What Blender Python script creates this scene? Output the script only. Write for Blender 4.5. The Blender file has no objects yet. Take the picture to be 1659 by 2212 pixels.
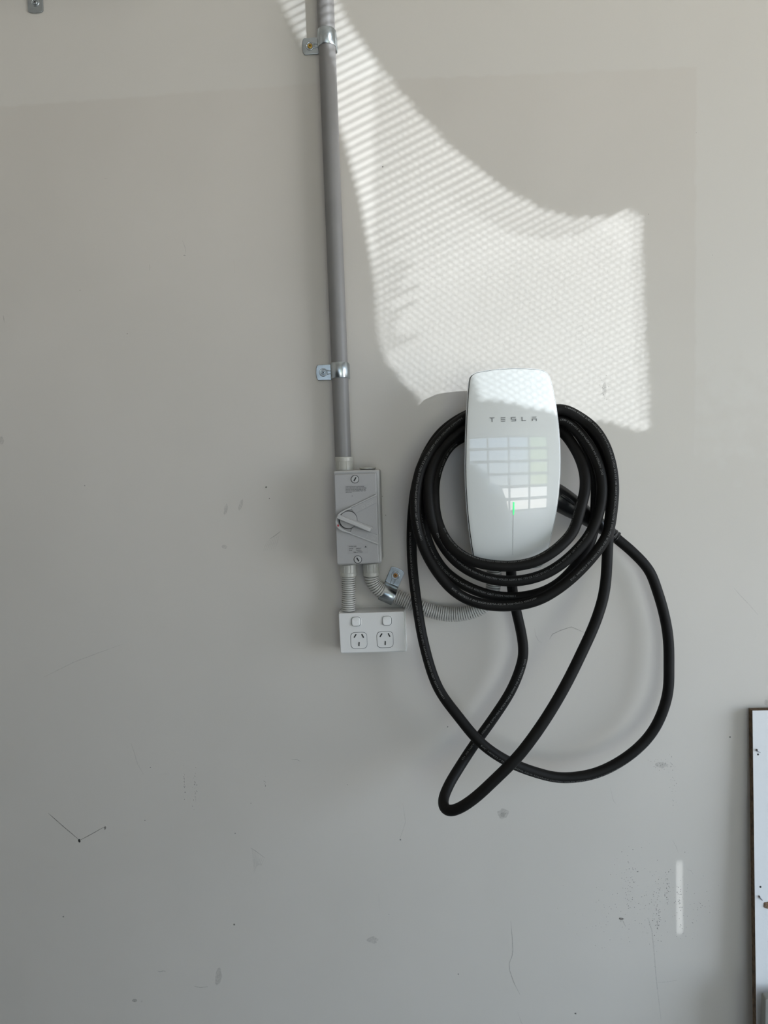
import bpy, bmesh, math, random
from mathutils import Vector, Matrix, Euler

random.seed(7)
scene = bpy.context.scene
COL = scene.collection

# ------------------------------------------------------------------ camera
IMG_W, IMG_H = 1659.0, 2212.0
F = 1560.0                       # focal length in pixels of the 1659 x 2212 frame
CAM = Vector((0.0, -1.30, 1.30))
YAW, PITCH, ROLL = math.radians(3.2), math.radians(-4.6), math.radians(-1.75)
ROT = (Matrix.Rotation(YAW, 3, 'Z') @ Matrix.Rotation(math.pi / 2 + PITCH, 3, 'X') @ Matrix.Rotation(ROLL, 3, 'Z'))
cam_data = bpy.data.cameras.new('camera')
cam = bpy.data.objects.new('camera', cam_data)
COL.objects.link(cam)
cam.matrix_world = Matrix.Translation(CAM) @ ROT.to_4x4()
cam_data.sensor_fit = 'HORIZONTAL'
cam_data.sensor_width = 36.0
cam_data.lens = 36.0 * F / IMG_W
cam_data.clip_start = 0.02
scene.camera = cam

# ------------------------------------------------------------------ world, sun, exposure
world = bpy.data.worlds.new('world')
scene.world = world
world.use_nodes = True
wn = world.node_tree.nodes
wl = world.node_tree.links
wn.clear()
w_out = wn.new('ShaderNodeOutputWorld')
w_bg = wn.new('ShaderNodeBackground')
w_tc = wn.new('ShaderNodeTexCoord')
w_sep = wn.new('ShaderNodeSeparateXYZ')
w_ramp = wn.new('ShaderNodeValToRGB')
w_map = wn.new('ShaderNodeMapRange')
w_map.inputs[1].default_value = -0.6
w_map.inputs[2].default_value = 0.6
wl.new(w_tc.outputs['Generated'], w_sep.inputs[0])
wl.new(w_sep.outputs['Z'], w_map.inputs[0])
wl.new(w_map.outputs[0], w_ramp.inputs[0])
e = w_ramp.color_ramp.elements
e[0].position = 0.30; e[0].color = (1.0, 0.96, 0.89, 1)      # pale street and house fronts
e[1].position = 0.62; e[1].color = (0.64, 0.80, 1.0, 1)       # sky
wl.new(w_ramp.outputs[0], w_bg.inputs[0])
w_bg.inputs[1].default_value = 7.9
wl.new(w_bg.outputs[0], w_out.inputs[0])

SUN_DIR = Vector((0.652, -0.702, 0.270)).normalized()         # from the wall towards the sun
sun_data = bpy.data.lights.new('sun', 'SUN')
sun_data.energy = 6.9
sun_data.color = (0.86, 0.935, 1.0)
sun_data.angle = math.radians(0.14)
sun = bpy.data.objects.new('sun', sun_data)
sun.rotation_euler = SUN_DIR.to_track_quat('Z', 'Y').to_euler()
sun.location = (1.0, -1.5, 2.2)
COL.objects.link(sun)

scene.cycles.max_bounces = 7
scene.cycles.glossy_bounces = 3
scene.cycles.transmission_bounces = 2
scene.cycles.caustics_reflective = False
scene.cycles.caustics_refractive = False
scene.view_settings.view_transform = 'Standard'
scene.view_settings.look = 'None'
scene.view_settings.exposure = 0.04
scene.view_settings.gamma = 1.0
scene.view_settings.use_curve_mapping = False

# room extents (wall with the charger is y = 0, the room lies towards -y)
X_LEFT, X_RIGHT, Y_DOOR, Z_CEIL = -3.7, 3.2, -4.2, 4.0
DOOR = (-0.85, 1.95, 0.0, 2.10)       # x0, x1, z0, z1 of the street door opening
SIDE = (-2.62, -0.40, 0.0, 2.10)      # y0, y1, z0, z1 of the open side door in the right wall

def portal(loc, rot, sx, sy):
    d = bpy.data.lights.new('daylight_portal', 'AREA')
    d.shape = 'RECTANGLE'; d.size = sx; d.size_y = sy
    d.cycles.is_portal = True
    o = bpy.data.objects.new('daylight_portal', d)
    o.location = loc; o.rotation_euler = rot
    COL.objects.link(o)
portal(((DOOR[0] + DOOR[1]) / 2, Y_DOOR - 0.06, (DOOR[2] + DOOR[3]) / 2), (math.pi / 2, 0, 0), DOOR[1] - DOOR[0], DOOR[3] - DOOR[2])
portal((X_RIGHT + 0.03, (SIDE[0] + SIDE[1]) / 2, (SIDE[2] + SIDE[3]) / 2), (0, math.pi / 2, 0), SIDE[3] - SIDE[2], SIDE[1] - SIDE[0])

# ------------------------------------------------------------------ helpers
def W(px, py, d=0.0):
    """world point at distance d in front of the wall seen at photo pixel (px, py)"""
    v = ROT @ Vector(((px - IMG_W / 2) / F, -(py - IMG_H / 2) / F, -1.0))
    t = (-d - CAM.y) / v.y
    return CAM + v * t

def XZ(px, py, d=0.0):
    p = W(px, py, d)
    return (p.x, p.z)

def link(o, parent=None):
    COL.objects.link(o)
    if parent is not None:
        o.parent = parent
    return o

def mesh_obj(name, verts, faces, mat, parent=None, smooth=35, base=None):
    """one mesh object; vertices come in world space, the object sits at its thing's base"""
    org = Vector((0, 0, 0))
    if parent is not None:
        org = ORIGIN[parent.name]
    elif base is not None:
        org = Vector(base)
    me = bpy.data.meshes.new(name)
    me.from_pydata([tuple(Vector(v) - org) for v in verts], [], faces)
    me.materials.append(mat)
    bm = bmesh.new(); bm.from_mesh(me)
    bmesh.ops.recalc_face_normals(bm, faces=bm.faces)
    bm.to_mesh(me); bm.free()
    if smooth:
        me.polygons.foreach_set('use_smooth', [True] * len(me.polygons))
        me.set_sharp_from_angle(angle=math.radians(smooth))
    o = bpy.data.objects.new(name, me)
    link(o, parent)
    if parent is None:
        o.location = org
        ORIGIN[o.name] = org
    else:
        ORIGIN[o.name] = org      # parts share the origin of their thing
    return o

ORIGIN = {}
def thing(name, label, cat, base, group=None):
    o = bpy.data.objects.new(name, None)
    o.empty_display_size = 0.02
    link(o)
    o.location = base
    ORIGIN[o.name] = Vector(base)
    tag(o, label, cat, group)
    return o

def tag(o, label=None, cat=None, group=None, kind=None):
    if label: o['label'] = label
    if cat: o['category'] = cat
    if group: o['group'] = group
    if kind: o['kind'] = kind
    return o

class MB:
    """collects geometry of ONE piece"""
    def __init__(s): s.v = []; s.f = []
    def add(s, verts, faces):
        n = len(s.v)
        s.v += [Vector(q) for q in verts]
        s.f += [tuple(i + n for i in f) for f in faces]
        return s
    def build(s, name, mat, parent=None, smooth=35, base=None):
        return mesh_obj(name, s.v, s.f, mat, parent, smooth, base)

def ccw(poly):
    a = sum(poly[i][0] * poly[(i + 1) % len(poly)][1] - poly[(i + 1) % len(poly)][0] * poly[i][1] for i in range(len(poly)))
    return poly if a > 0 else poly[::-1]

def inset(poly, b):
    n = len(poly); out = []
    for i in range(n):
        p0, p1, p2 = Vector(poly[i - 1]), Vector(poly[i]), Vector(poly[(i + 1) % n])
        a = (p1 - p0).normalized(); c = (p2 - p1).normalized()
        na, nc = Vector((-a.y, a.x)), Vector((-c.y, c.x))
        m = na + nc
        if m.length < 1e-6: m = na
        m.normalize()
        k = max(0.4, m.dot(na))
        q = p1 + m * (b / k)
        out.append((q.x, q.y))
    return out

def plate(poly, d0, d1, bevel=0.0, steps=3, depth_fn=None):
    """outline (x, z) on the wall plane extruded from depth d0 to d1 with a rounded front edge"""
    poly = ccw(poly); n = len(poly)
    rings = [(poly, d0)]
    if bevel > 0:
        for k in range(steps + 1):
            a = k / steps * math.pi / 2
            rings.append((inset(poly, bevel * (1 - math.cos(a))) if k else poly, d1 - bevel + bevel * math.sin(a)))
    else:
        rings.append((poly, d1))
    if bevel > 0:
        rings.append((inset(poly, bevel + 0.0003), d1))      # keeps the front flat under smooth shading
    v, f = [], []
    for r, d in rings:
        v += [(x, -(d + (depth_fn(x, z) if depth_fn else 0)), z) for x, z in r]
    for k in range(len(rings) - 1):
        for i in range(n):
            j = (i + 1) % n
            f.append((k * n + i, k * n + j, (k + 1) * n + j, (k + 1) * n + i))
    f.append(tuple(range(n))[::-1])
    top = rings[-1][0]; k = (len(rings) - 1) * n
    def cr(i):
        (ax, az), (bx, bz), (cx_, cz_) = top[i - 1], top[i], top[(i + 1) % n]
        return (bx - ax) * (cz_ - bz) - (bz - az) * (cx_ - bx)
    if all(cr(i) > -1e-9 for i in range(n)):                # convex front: fan around its middle
        mx, mz = sum(p[0] for p in top) / n, sum(p[1] for p in top) / n
        v.append((mx, -(rings[-1][1] + (depth_fn(mx, mz) if depth_fn else 0)), mz))
        for i in range(n): f.append((k + i, k + (i + 1) % n, len(v) - 1))
    else:
        f.append(tuple(k + i for i in range(n)))
    return v, f

def rounded(corners, r, seg=6):
    """corner-rounded polygon of (x, z) points"""
    out = []; n = len(corners)
    for i in range(n):
        p0, p1, p2 = Vector(corners[i - 1]), Vector(corners[i]), Vector(corners[(i + 1) % n])
        a, c = (p0 - p1), (p2 - p1)
        rr = min(r, a.length * 0.49, c.length * 0.49)
        ang = a.angle(c); t = rr / math.tan(ang / 2)
        t = min(t, a.length * 0.49, c.length * 0.49)
        s, en = p1 + a.normalized() * t, p1 + c.normalized() * t
        for k in range(seg + 1):
            u = k / seg
            q = s * (1 - u) ** 2 + p1 * (2 * u * (1 - u)) + en * u * u
            out.append((q.x, q.y))
    return out

def circle(cx, cz, r, n=32):
    return [(cx + r * math.cos(2 * math.pi * k / n), cz + r * math.sin(2 * math.pi * k / n)) for k in range(n)]

def px_poly(pts, d):
    return [XZ(x, y, d) for x, y in pts]

def scale_at(d):
    return (1.30 - d) / F        # metres per photo pixel at depth d

def catmull(pts, step=0.005):
    P = [Vector(p) for p in pts]
    P = [P[0] * 2 - P[1]] + P + [P[-1] * 2 - P[-2]]
    out = []
    for i in range(1, len(P) - 2):
        p0, p1, p2, p3 = P[i - 1:i + 3]
        t0 = 0.0
        t1 = t0 + max(1e-6, (p1 - p0).length) ** 0.5
        t2 = t1 + max(1e-6, (p2 - p1).length) ** 0.5
        t3 = t2 + max(1e-6, (p3 - p2).length) ** 0.5
        n = max(2, int((p2 - p1).length / step))
        for k in range(n):
            t = t1 + (t2 - t1) * k / n
            a1 = p0 * ((t1 - t) / (t1 - t0)) + p1 * ((t - t0) / (t1 - t0))
            a2 = p1 * ((t2 - t) / (t2 - t1)) + p2 * ((t - t1) / (t2 - t1))
            a3 = p2 * ((t3 - t) / (t3 - t2)) + p3 * ((t - t2) / (t3 - t2))
            b1 = a1 * ((t2 - t) / (t2 - t0)) + a2 * ((t - t0) / (t2 - t0))
            b2 = a2 * ((t3 - t) / (t3 - t1)) + a3 * ((t - t1) / (t3 - t1))
            out.append(b1 * ((t2 - t) / (t2 - t1)) + b2 * ((t - t1) / (t2 - t1)))
    out.append(P[-2])
    return out

def smooth_path(pts, it=3):
    for _ in range(it):
        pts = [pts[0]] + [(pts[i - 1] + pts[i] * 2 + pts[i + 1]) / 4 for i in range(1, len(pts) - 1)] + [pts[-1]]
    return pts

def tube(path, radii, seg=16, caps=True):
    """swept tube along world points; radii is one number or one per point"""
    n = len(path)
    if not hasattr(radii, '__len__'): radii = [radii] * n
    v, f = [], []
    t = (path[1] - path[0]).normalized()
    up = Vector((0, -1, 0)) if abs(t.y) < 0.9 else Vector((1, 0, 0))
    u = (up - t * up.dot(t)).normalized()
    for i in range(n):
        a = path[max(0, i - 1)]; b = path[min(n - 1, i + 1)]
        if (b - a).length > 1e-9: t = (b - a).normalized()
        u = (u - t * u.dot(t)).normalized()
        w = t.cross(u)
        for k in range(seg):
            an = 2 * math.pi * k / seg
            v.append(path[i] + (u * math.cos(an) + w * math.sin(an)) * radii[i])
    for i in range(n - 1):
        for k in range(seg):
            k2 = (k + 1) % seg
            f.append((i * seg + k, i * seg + k2, (i + 1) * seg + k2, (i + 1) * seg + k))
    if caps:
        f.append(tuple(range(seg))[::-1])
        f.append(tuple((n - 1) * seg + k for k in range(seg)))
    return v, f

def lathe(p0, p1, profile, seg=32):
    """profile [(t along p0->p1 in 0..1, radius)]"""
    return tube([p0.lerp(p1, t) for t, r in profile], [r for t, r in profile], seg)

def box(p, q):
    (x0, y0, z0), (x1, y1, z1) = p, q
    v = [(x0, y0, z0), (x1, y0, z0), (x1, y1, z0), (x0, y1, z0), (x0, y0, z1), (x1, y0, z1), (x1, y1, z1), (x0, y1, z1)]
    f = [(0, 3, 2, 1), (4, 5, 6, 7), (0, 1, 5, 4), (1, 2, 6, 5), (2, 3, 7, 6), (3, 0, 4, 7)]
    return v, f

_font_cache = {}
def text_geo(txt, bold=0.0):
    """flat outline of a line of text: verts (x, y), faces, width; cap height about 0.7"""
    if (txt, bold) in _font_cache: return _font_cache[(txt, bold)]
    cu = bpy.data.curves.new('print', 'FONT')
    cu.body = txt; cu.size = 1.0; cu.offset = bold; cu.resolution_u = 2
    ob = bpy.data.objects.new('print', cu)
    COL.objects.link(ob)
    bpy.context.view_layer.update()
    dg = bpy.context.evaluated_depsgraph_get()
    me = bpy.data.meshes.new_from_object(ob.evaluated_get(dg))
    vs = [(q.co.x, q.co.y) for q in me.vertices]
    fs = [tuple(p.vertices) for p in me.polygons]
    bpy.data.objects.remove(ob); bpy.data.meshes.remove(me); bpy.data.curves.remove(cu)
    w = max([q[0] for q in vs] + [0.01])
    _font_cache[(txt, bold)] = (vs, fs, w)
    return _font_cache[(txt, bold)]

def text_flat(mb, txt, pa, pb, cap_px, d, lift=0.0004, bold=0.0):
    """print txt from photo pixel pa (baseline start) to pb (baseline end) on the plane at depth d"""
    vs, fs, w = text_geo(txt, bold)
    A, B = Vector(XZ(pa[0], pa[1], d)), Vector(XZ(pb[0], pb[1], d))
    ex = (B - A) / w
    ey = Vector((-(B - A).y, (B - A).x)).normalized() * (cap_px * scale_at(d) / 0.70)
    mb.add([(A.x + ex.x * x + ey.x * y, -(d + lift), A.y + ex.y * x + ey.y * y) for x, y in vs], fs)

# ------------------------------------------------------------------ materials
def material(name, color, rough=0.5, metal=0.0, spec=0.5, coat=0.0, noise=None, bump=None, emit=None, coat_rough=0.03):
    m = bpy.data.materials.new(name); m.use_nodes = True
    nt = m.node_tree; b = nt.nodes['Principled BSDF']
    b.inputs['Base Color'].default_value = (*color, 1)
    b.inputs['Roughness'].default_value = rough
    b.inputs['Metallic'].default_value = metal
    b.inputs['Specular IOR Level'].default_value = spec
    b.inputs['Coat Weight'].default_value = coat
    b.inputs['Coat Roughness'].default_value = coat_rough
    tc = nt.nodes.new('ShaderNodeTexCoord')
    if noise:
        sc, amt = noise[0], noise[1]
        n = nt.nodes.new('ShaderNodeTexNoise'); n.inputs['Scale'].default_value = sc; n.inputs['Detail'].default_value = 5
        mx = nt.nodes.new('ShaderNodeMix'); mx.data_type = 'RGBA'
        c2 = noise[2] if len(noise) > 2 else tuple(c * (1 - amt) for c in color)
        mx.inputs[6].default_value = (*color, 1); mx.inputs[7].default_value = (*c2, 1)
        mr = nt.nodes.new('ShaderNodeMapRange'); mr.inputs[1].default_value = 0.4; mr.inputs[2].default_value = 0.65
        nt.links.new(tc.outputs['Object'], n.inputs['Vector'])
        nt.links.new(n.outputs['Fac'], mr.inputs[0])
        nt.links.new(mr.outputs[0], mx.inputs[0])
        nt.links.new(mx.outputs[2], b.inputs['Base Color'])
    if bump:
        n2 = nt.nodes.new('ShaderNodeTexNoise'); n2.inputs['Scale'].default_value = bump[0]; n2.inputs['Detail'].default_value = 3
        bp = nt.nodes.new('ShaderNodeBump'); bp.inputs['Strength'].default_value = bump[1]; bp.inputs['Distance'].default_value = 0.001
        nt.links.new(tc.outputs['Object'], n2.inputs['Vector'])
        nt.links.new(n2.outputs['Fac'], bp.inputs['Height'])
        nt.links.new(bp.outputs[0], b.inputs['Normal'])
    if emit:
        b.inputs['Emission Color'].default_value = (*emit[0], 1)
        b.inputs['Emission Strength'].default_value = emit[1]
    return m

def mark_material(name, color, alpha, sc=900):
    """dirt on the paint, broken up by noise"""
    m = bpy.data.materials.new(name); m.use_nodes = True
    nt = m.node_tree; b = nt.nodes['Principled BSDF']
    b.inputs['Base Color'].default_value = (*color, 1); b.inputs['Roughness'].default_value = 0.7
    tc = nt.nodes.new('ShaderNodeTexCoord')
    n = nt.nodes.new('ShaderNodeTexNoise'); n.inputs['Scale'].default_value = sc; n.inputs['Detail'].default_value = 2
    mr = nt.nodes.new('ShaderNodeMapRange'); mr.inputs[1].default_value = 0.35; mr.inputs[2].default_value = 0.65
    mr.inputs[3].default_value = alpha * 0.35; mr.inputs[4].default_value = alpha
    nt.links.new(tc.outputs['Object'], n.inputs['Vector']); nt.links.new(n.outputs['Fac'], mr.inputs[0])
    nt.links.new(mr.outputs[0], b.inputs['Alpha'])
    return m

M = {}
M['conduit'] = material('conduit_grey_pvc', (0.205, 0.198, 0.194), 0.45, noise=(14, 0.10))
M['fitting'] = material('fitting_beige_pvc', (0.43, 0.42, 0.38), 0.28)
M['flex'] = material('flex_grey_pvc', (0.44, 0.432, 0.405), 0.33)
M['iso'] = material('isolator_grey_plastic', (0.345, 0.337, 0.332), 0.38, bump=(700, 0.05))
M['iso_light'] = material('isolator_edge_plastic', (0.41, 0.402, 0.393), 0.28)
M['iso_body'] = material('isolator_base_plastic', (0.31, 0.305, 0.30), 0.35)
M['dark'] = material('dark_gap', (0.012, 0.012, 0.012), 0.6)
M['ink'] = material('black_ink', (0.03, 0.03, 0.03), 0.6)
M['grey_ink'] = material('grey_logo_print', (0.20, 0.205, 0.205), 0.45)
M['red'] = material('red_marker', (0.35, 0.012, 0.02), 0.45)
M['sticker'] = material('rating_label_film', (0.36, 0.353, 0.348), 0.22)
M['socket'] = material('socket_white_plastic', (0.70, 0.69, 0.675), 0.24)
M['zinc'] = material('galvanised_steel', (0.44, 0.48, 0.50), 0.27, metal=1.0, noise=(55, 0.2), bump=(120, 0.04))
M['brass'] = material('brass_screw', (0.62, 0.40, 0.08), 0.30, metal=1.0)
M['rust'] = material('rusty_screw', (0.45, 0.20, 0.05), 0.45, metal=0.6, noise=(600, 0.4))
M['glass'] = material('charger_white_glass', (0.69, 0.708, 0.695), 0.25, spec=0.5, coat=1.0, coat_rough=0.006)
M['shell'] = material('charger_white_shell', (0.66, 0.67, 0.67), 0.30)
M['rim'] = material('charger_bright_rim', (0.82, 0.84, 0.85), 0.12)
M['seam'] = material('charger_seam', (0.16, 0.165, 0.165), 0.5)
M['seam_light'] = material('charger_hairline', (0.45, 0.46, 0.455), 0.4)
M['led'] = material('status_led_green', (0.05, 0.5, 0.16), 0.4, emit=((0.06, 1.0, 0.26), 0.85))
M['rubber'] = material('cable_black_rubber', (0.0065, 0.006, 0.0055), 0.55, spec=0.14, noise=(30, 0.25))
M['handle'] = material('handle_black_plastic', (0.010, 0.010, 0.011), 0.30)
M['print'] = material('cable_white_print', (0.125, 0.125, 0.12), 0.7)
M['laminate'] = material('white_laminate', (0.72, 0.725, 0.735), 0.33, bump=(260, 0.12))
M['chip'] = material('raw_chipboard', (0.12, 0.075, 0.040), 0.85, noise=(130, 0.5, (0.045, 0.026, 0.013)), bump=(300, 0.6))
M['chip_light'] = material('torn_chipboard', (0.20, 0.13, 0.08), 0.9, noise=(400, 0.5))
M['steel'] = material('small_steel_screw', (0.25, 0.25, 0.27), 0.35, metal=1.0)
M['offcut'] = material('grey_green_panel', (0.22, 0.22, 0.20), 0.5)
M['floor'] = material('concrete_floor', (0.33, 0.33, 0.33), 0.55, noise=(3, 0.25), bump=(60, 0.2))
M['plaster'] = material('room_plaster', (0.86, 0.84, 0.81), 0.6)
M['door'] = material('door_dark_frame', (0.20, 0.21, 0.21), 0.45)
def tinted(name, col):
    m = bpy.data.materials.new(name); m.use_nodes = True
    nt = m.node_tree; out = nt.nodes['Material Output']; nt.nodes.remove(nt.nodes['Principled BSDF'])
    t = nt.nodes.new('ShaderNodeBsdfTransparent'); t.inputs[0].default_value = (*col, 1)
    nt.links.new(t.outputs[0], out.inputs[0])
    return m
PANE = [tinted('grey_door_pane', (0.60, 0.62, 0.63)), tinted('green_door_pane', (0.60, 0.64, 0.46)), tinted('clear_door_pane', (0.95, 0.95, 0.95))]
M['gobo'] = material('gobo_bar_steel', (0.30, 0.30, 0.30), 0.5)  # unseen bars added to stripe the sun patch
M['mark_dark'] = mark_material('pencil_and_dirt', (0.045, 0.04, 0.035), 0.80)
M['mark_mid'] = mark_material('grey_scuff', (0.09, 0.085, 0.08), 0.42)
M['mark_faint'] = mark_material('faint_smear', (0.13, 0.125, 0.12), 0.20, 300)

def wall_material():
    m = bpy.data.materials.new('painted_plaster_wall'); m.use_nodes = True
    nt = m.node_tree; b = nt.nodes['Principled BSDF']
    N = nt.nodes.new; Lk = nt.links.new
    tc = N('ShaderNodeTexCoord'); sep = N('ShaderNodeSeparateXYZ'); Lk(tc.outputs['Object'], sep.inputs[0])
    # slow unevenness of the paint film
    n1 = N('ShaderNodeTexNoise'); n1.inputs['Scale'].default_value = 2.2; n1.inputs['Detail'].default_value = 4
    Lk(tc.outputs['Object'], n1.inputs['Vector'])
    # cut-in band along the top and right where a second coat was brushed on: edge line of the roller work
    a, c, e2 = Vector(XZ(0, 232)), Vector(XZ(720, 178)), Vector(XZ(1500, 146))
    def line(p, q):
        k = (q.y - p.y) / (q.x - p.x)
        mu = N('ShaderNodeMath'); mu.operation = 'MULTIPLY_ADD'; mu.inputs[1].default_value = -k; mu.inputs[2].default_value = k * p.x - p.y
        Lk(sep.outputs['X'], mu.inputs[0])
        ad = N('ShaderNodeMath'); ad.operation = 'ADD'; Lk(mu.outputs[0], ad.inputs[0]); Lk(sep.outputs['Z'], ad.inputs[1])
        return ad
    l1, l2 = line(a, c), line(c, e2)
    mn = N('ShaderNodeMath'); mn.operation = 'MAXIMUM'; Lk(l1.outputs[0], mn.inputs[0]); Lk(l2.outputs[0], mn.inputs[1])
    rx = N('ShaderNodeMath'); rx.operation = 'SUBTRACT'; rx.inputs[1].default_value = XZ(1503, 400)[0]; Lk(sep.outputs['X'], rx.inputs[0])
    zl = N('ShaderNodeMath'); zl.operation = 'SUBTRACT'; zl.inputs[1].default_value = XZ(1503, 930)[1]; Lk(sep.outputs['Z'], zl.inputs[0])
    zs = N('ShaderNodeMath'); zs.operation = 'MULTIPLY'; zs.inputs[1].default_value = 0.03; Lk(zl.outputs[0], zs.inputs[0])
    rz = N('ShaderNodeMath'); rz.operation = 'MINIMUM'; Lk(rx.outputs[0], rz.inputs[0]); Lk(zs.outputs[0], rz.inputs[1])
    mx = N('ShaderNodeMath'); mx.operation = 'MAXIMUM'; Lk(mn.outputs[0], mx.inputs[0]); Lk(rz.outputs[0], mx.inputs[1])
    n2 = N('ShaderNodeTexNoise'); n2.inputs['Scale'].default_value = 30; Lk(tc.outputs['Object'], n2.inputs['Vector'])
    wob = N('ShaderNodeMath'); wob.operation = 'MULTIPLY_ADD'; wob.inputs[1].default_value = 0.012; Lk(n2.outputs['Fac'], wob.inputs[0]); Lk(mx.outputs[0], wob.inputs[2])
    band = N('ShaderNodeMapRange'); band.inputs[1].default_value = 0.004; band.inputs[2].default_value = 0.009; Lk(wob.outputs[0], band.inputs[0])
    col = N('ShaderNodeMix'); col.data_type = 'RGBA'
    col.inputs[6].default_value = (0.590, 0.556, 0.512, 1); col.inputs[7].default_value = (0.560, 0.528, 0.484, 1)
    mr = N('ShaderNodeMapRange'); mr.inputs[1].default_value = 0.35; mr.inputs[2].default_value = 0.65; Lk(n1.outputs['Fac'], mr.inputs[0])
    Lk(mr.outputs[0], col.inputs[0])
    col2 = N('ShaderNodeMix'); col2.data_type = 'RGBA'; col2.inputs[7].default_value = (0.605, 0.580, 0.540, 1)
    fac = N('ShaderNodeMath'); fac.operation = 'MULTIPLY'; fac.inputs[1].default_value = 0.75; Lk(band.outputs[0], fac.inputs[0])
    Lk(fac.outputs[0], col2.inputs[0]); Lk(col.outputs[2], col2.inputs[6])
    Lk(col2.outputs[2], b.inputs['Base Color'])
    b.inputs['Roughness'].default_value = 0.36
    b.inputs['Specular IOR Level'].default_value = 0.5
    nb = N('ShaderNodeTexNoise'); nb.inputs['Scale'].default_value = 420; nb.inputs['Detail'].default_value = 2; Lk(tc.outputs['Object'], nb.inputs['Vector'])
    nb2 = N('ShaderNodeTexNoise'); nb2.inputs['Scale'].default_value = 9; nb2.inputs['Detail'].default_value = 3; Lk(tc.outputs['Object'], nb2.inputs['Vector'])
    bp = N('ShaderNodeBump'); bp.inputs['Strength'].default_value = 0.08; bp.inputs['Distance'].default_value = 0.0006; Lk(nb.outputs['Fac'], bp.inputs['Height'])
    bp2 = N('ShaderNodeBump'); bp2.inputs['Strength'].default_value = 0.25; bp2.inputs['Distance'].default_value = 0.004; Lk(nb2.outputs['Fac'], bp2.inputs['Height']); Lk(bp.outputs[0], bp2.inputs['Normal'])
    Lk(bp2.outputs[0], b.inputs['Normal'])
    return m
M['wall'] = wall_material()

# ------------------------------------------------------------------ the room
def struct(name, mb, mat, label, smooth=0, parent=None):
    o = mb.build(name, mat, parent, smooth)
    if parent is None:
        o['kind'] = 'structure'; o['label'] = label; o['category'] = name.split('_')[0]
    return o

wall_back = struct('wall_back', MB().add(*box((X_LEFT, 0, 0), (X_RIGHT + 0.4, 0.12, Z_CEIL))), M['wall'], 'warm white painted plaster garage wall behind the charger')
struct('floor', MB().add(*box((X_LEFT - 0.2, Y_DOOR - 0.2, -0.1), (X_RIGHT + 0.4, 0.12, 0.0))), M['floor'], 'grey concrete garage floor below the wall')
struct('ceiling', MB().add(*box((X_LEFT - 0.2, Y_DOOR - 0.2, Z_CEIL), (X_RIGHT + 0.4, 0.12, Z_CEIL + 0.1))), M['plaster'], 'pale plaster garage ceiling above the wall')
struct('wall_left', MB().add(*box((X_LEFT - 0.1, Y_DOOR, 0), (X_LEFT, 0, Z_CEIL))), M['plaster'], 'pale plaster side wall on the left of the garage')
fw = MB()
x0, x1, z0, z1 = DOOR
fw.add(*box((X_LEFT, Y_DOOR - 0.1, 0), (x0, Y_DOOR, Z_CEIL)))
fw.add(*box((x1, Y_DOOR - 0.1, 0), (X_RIGHT, Y_DOOR, Z_CEIL)))
fw.add(*box((x0, Y_DOOR - 0.1, z1), (x1, Y_DOOR, Z_CEIL)))
struct('wall_front', fw, M['plaster'], 'pale plaster street side wall around the garage door')

# garage door with a grid of open lights, reflected in the charger glass
door = thing('door_1', 'dark framed garage door with a grid of bright panes facing the street', 'door', (0, Y_DOOR, 0))
door['kind'] = 'structure'
NC, NR = 4, 6
yb = Y_DOOR - 0.05
for i in range(NC + 1):
    x = x0 + (x1 - x0) * i / NC
    MB().add(*box((x - 0.035, yb - 0.02, z0), (x + 0.035, yb + 0.02, z1))).build('stile', M['door'], door, 0)
for j in range(NR + 1):
    z = z0 + (z1 - z0) * j / NR
    MB().add(*box((x0, yb - 0.016, max(0.0, z - 0.04)), (x1, yb + 0.016, z + 0.04))).build('rail', M['door'], door, 0)
for i in range(NC):
    for j in range(NR):
        xa, xb = x0 + (x1 - x0) * i / NC + 0.036, x0 + (x1 - x0) * (i + 1) / NC - 0.036
        za, zb = z0 + (z1 - z0) * j / NR + 0.041, z0 + (z1 - z0) * (j + 1) / NR - 0.041
        MB().add(*box((xa, yb - 0.002, za), (xb, yb + 0.002, zb))).build('pane', PANE[2 if j < 2 else (1 if i == 3 else 0)], door, 0)

# dark car parked between the wall and the street door, mirrored in the charger glass
car = thing('parked_car', 'dark parked car behind the viewer mirrored in the charger glass', 'car', (-1.3, -3.0, 0))
M['car_paint'] = material('car_dark_paint', (0.045, 0.047, 0.05), 0.35, coat=0.6)
M['car_glass'] = material('car_dark_glass', (0.02, 0.022, 0.025), 0.08)
M['tyre'] = material('car_tyre', (0.015, 0.015, 0.015), 0.8)
def extrude_y(poly, ya, yb_, inset_top=0.0, z_lo=0.9, z_hi=1.5):
    n = len(poly); v, f = [], []
    for y_, sg in ((ya, -1), (ya + 0.06, 0), (yb_ - 0.06, 0), (yb_, 1)):
        for x, z in poly:
            k = max(0.0, (z - z_lo) / (z_hi - z_lo)) * inset_top
            cx_, cz_ = -1.3, 0.7
            sc = 0.97 if sg else 1.0
            mid = (ya + yb_) / 2
            yy = y_ + (k if y_ < mid else -k)
            v.append((cx_ + (x - cx_) * sc, yy, cz_ + (z - cz_) * sc))
    for r in range(3):
        for i in range(n):
            j = (i + 1) % n
            f.append((r * n + i, r * n + j, (r + 1) * n + j, (r + 1) * n + i))
    f.append(tuple(range(n))); f.append(tuple(range(3 * n, 4 * n))[::-1])
    return v, f
CY0, CY1 = -3.85, -2.25
low = [(-3.35, 0.30), (-3.42, 0.62), (-3.36, 0.92), (-2.9, 0.98), (-0.75, 0.97), (-0.25, 0.93), (0.12, 0.84), (0.32, 0.70), (0.36, 0.45), (0.28, 0.26), (-1.3, 0.20)]
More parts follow.
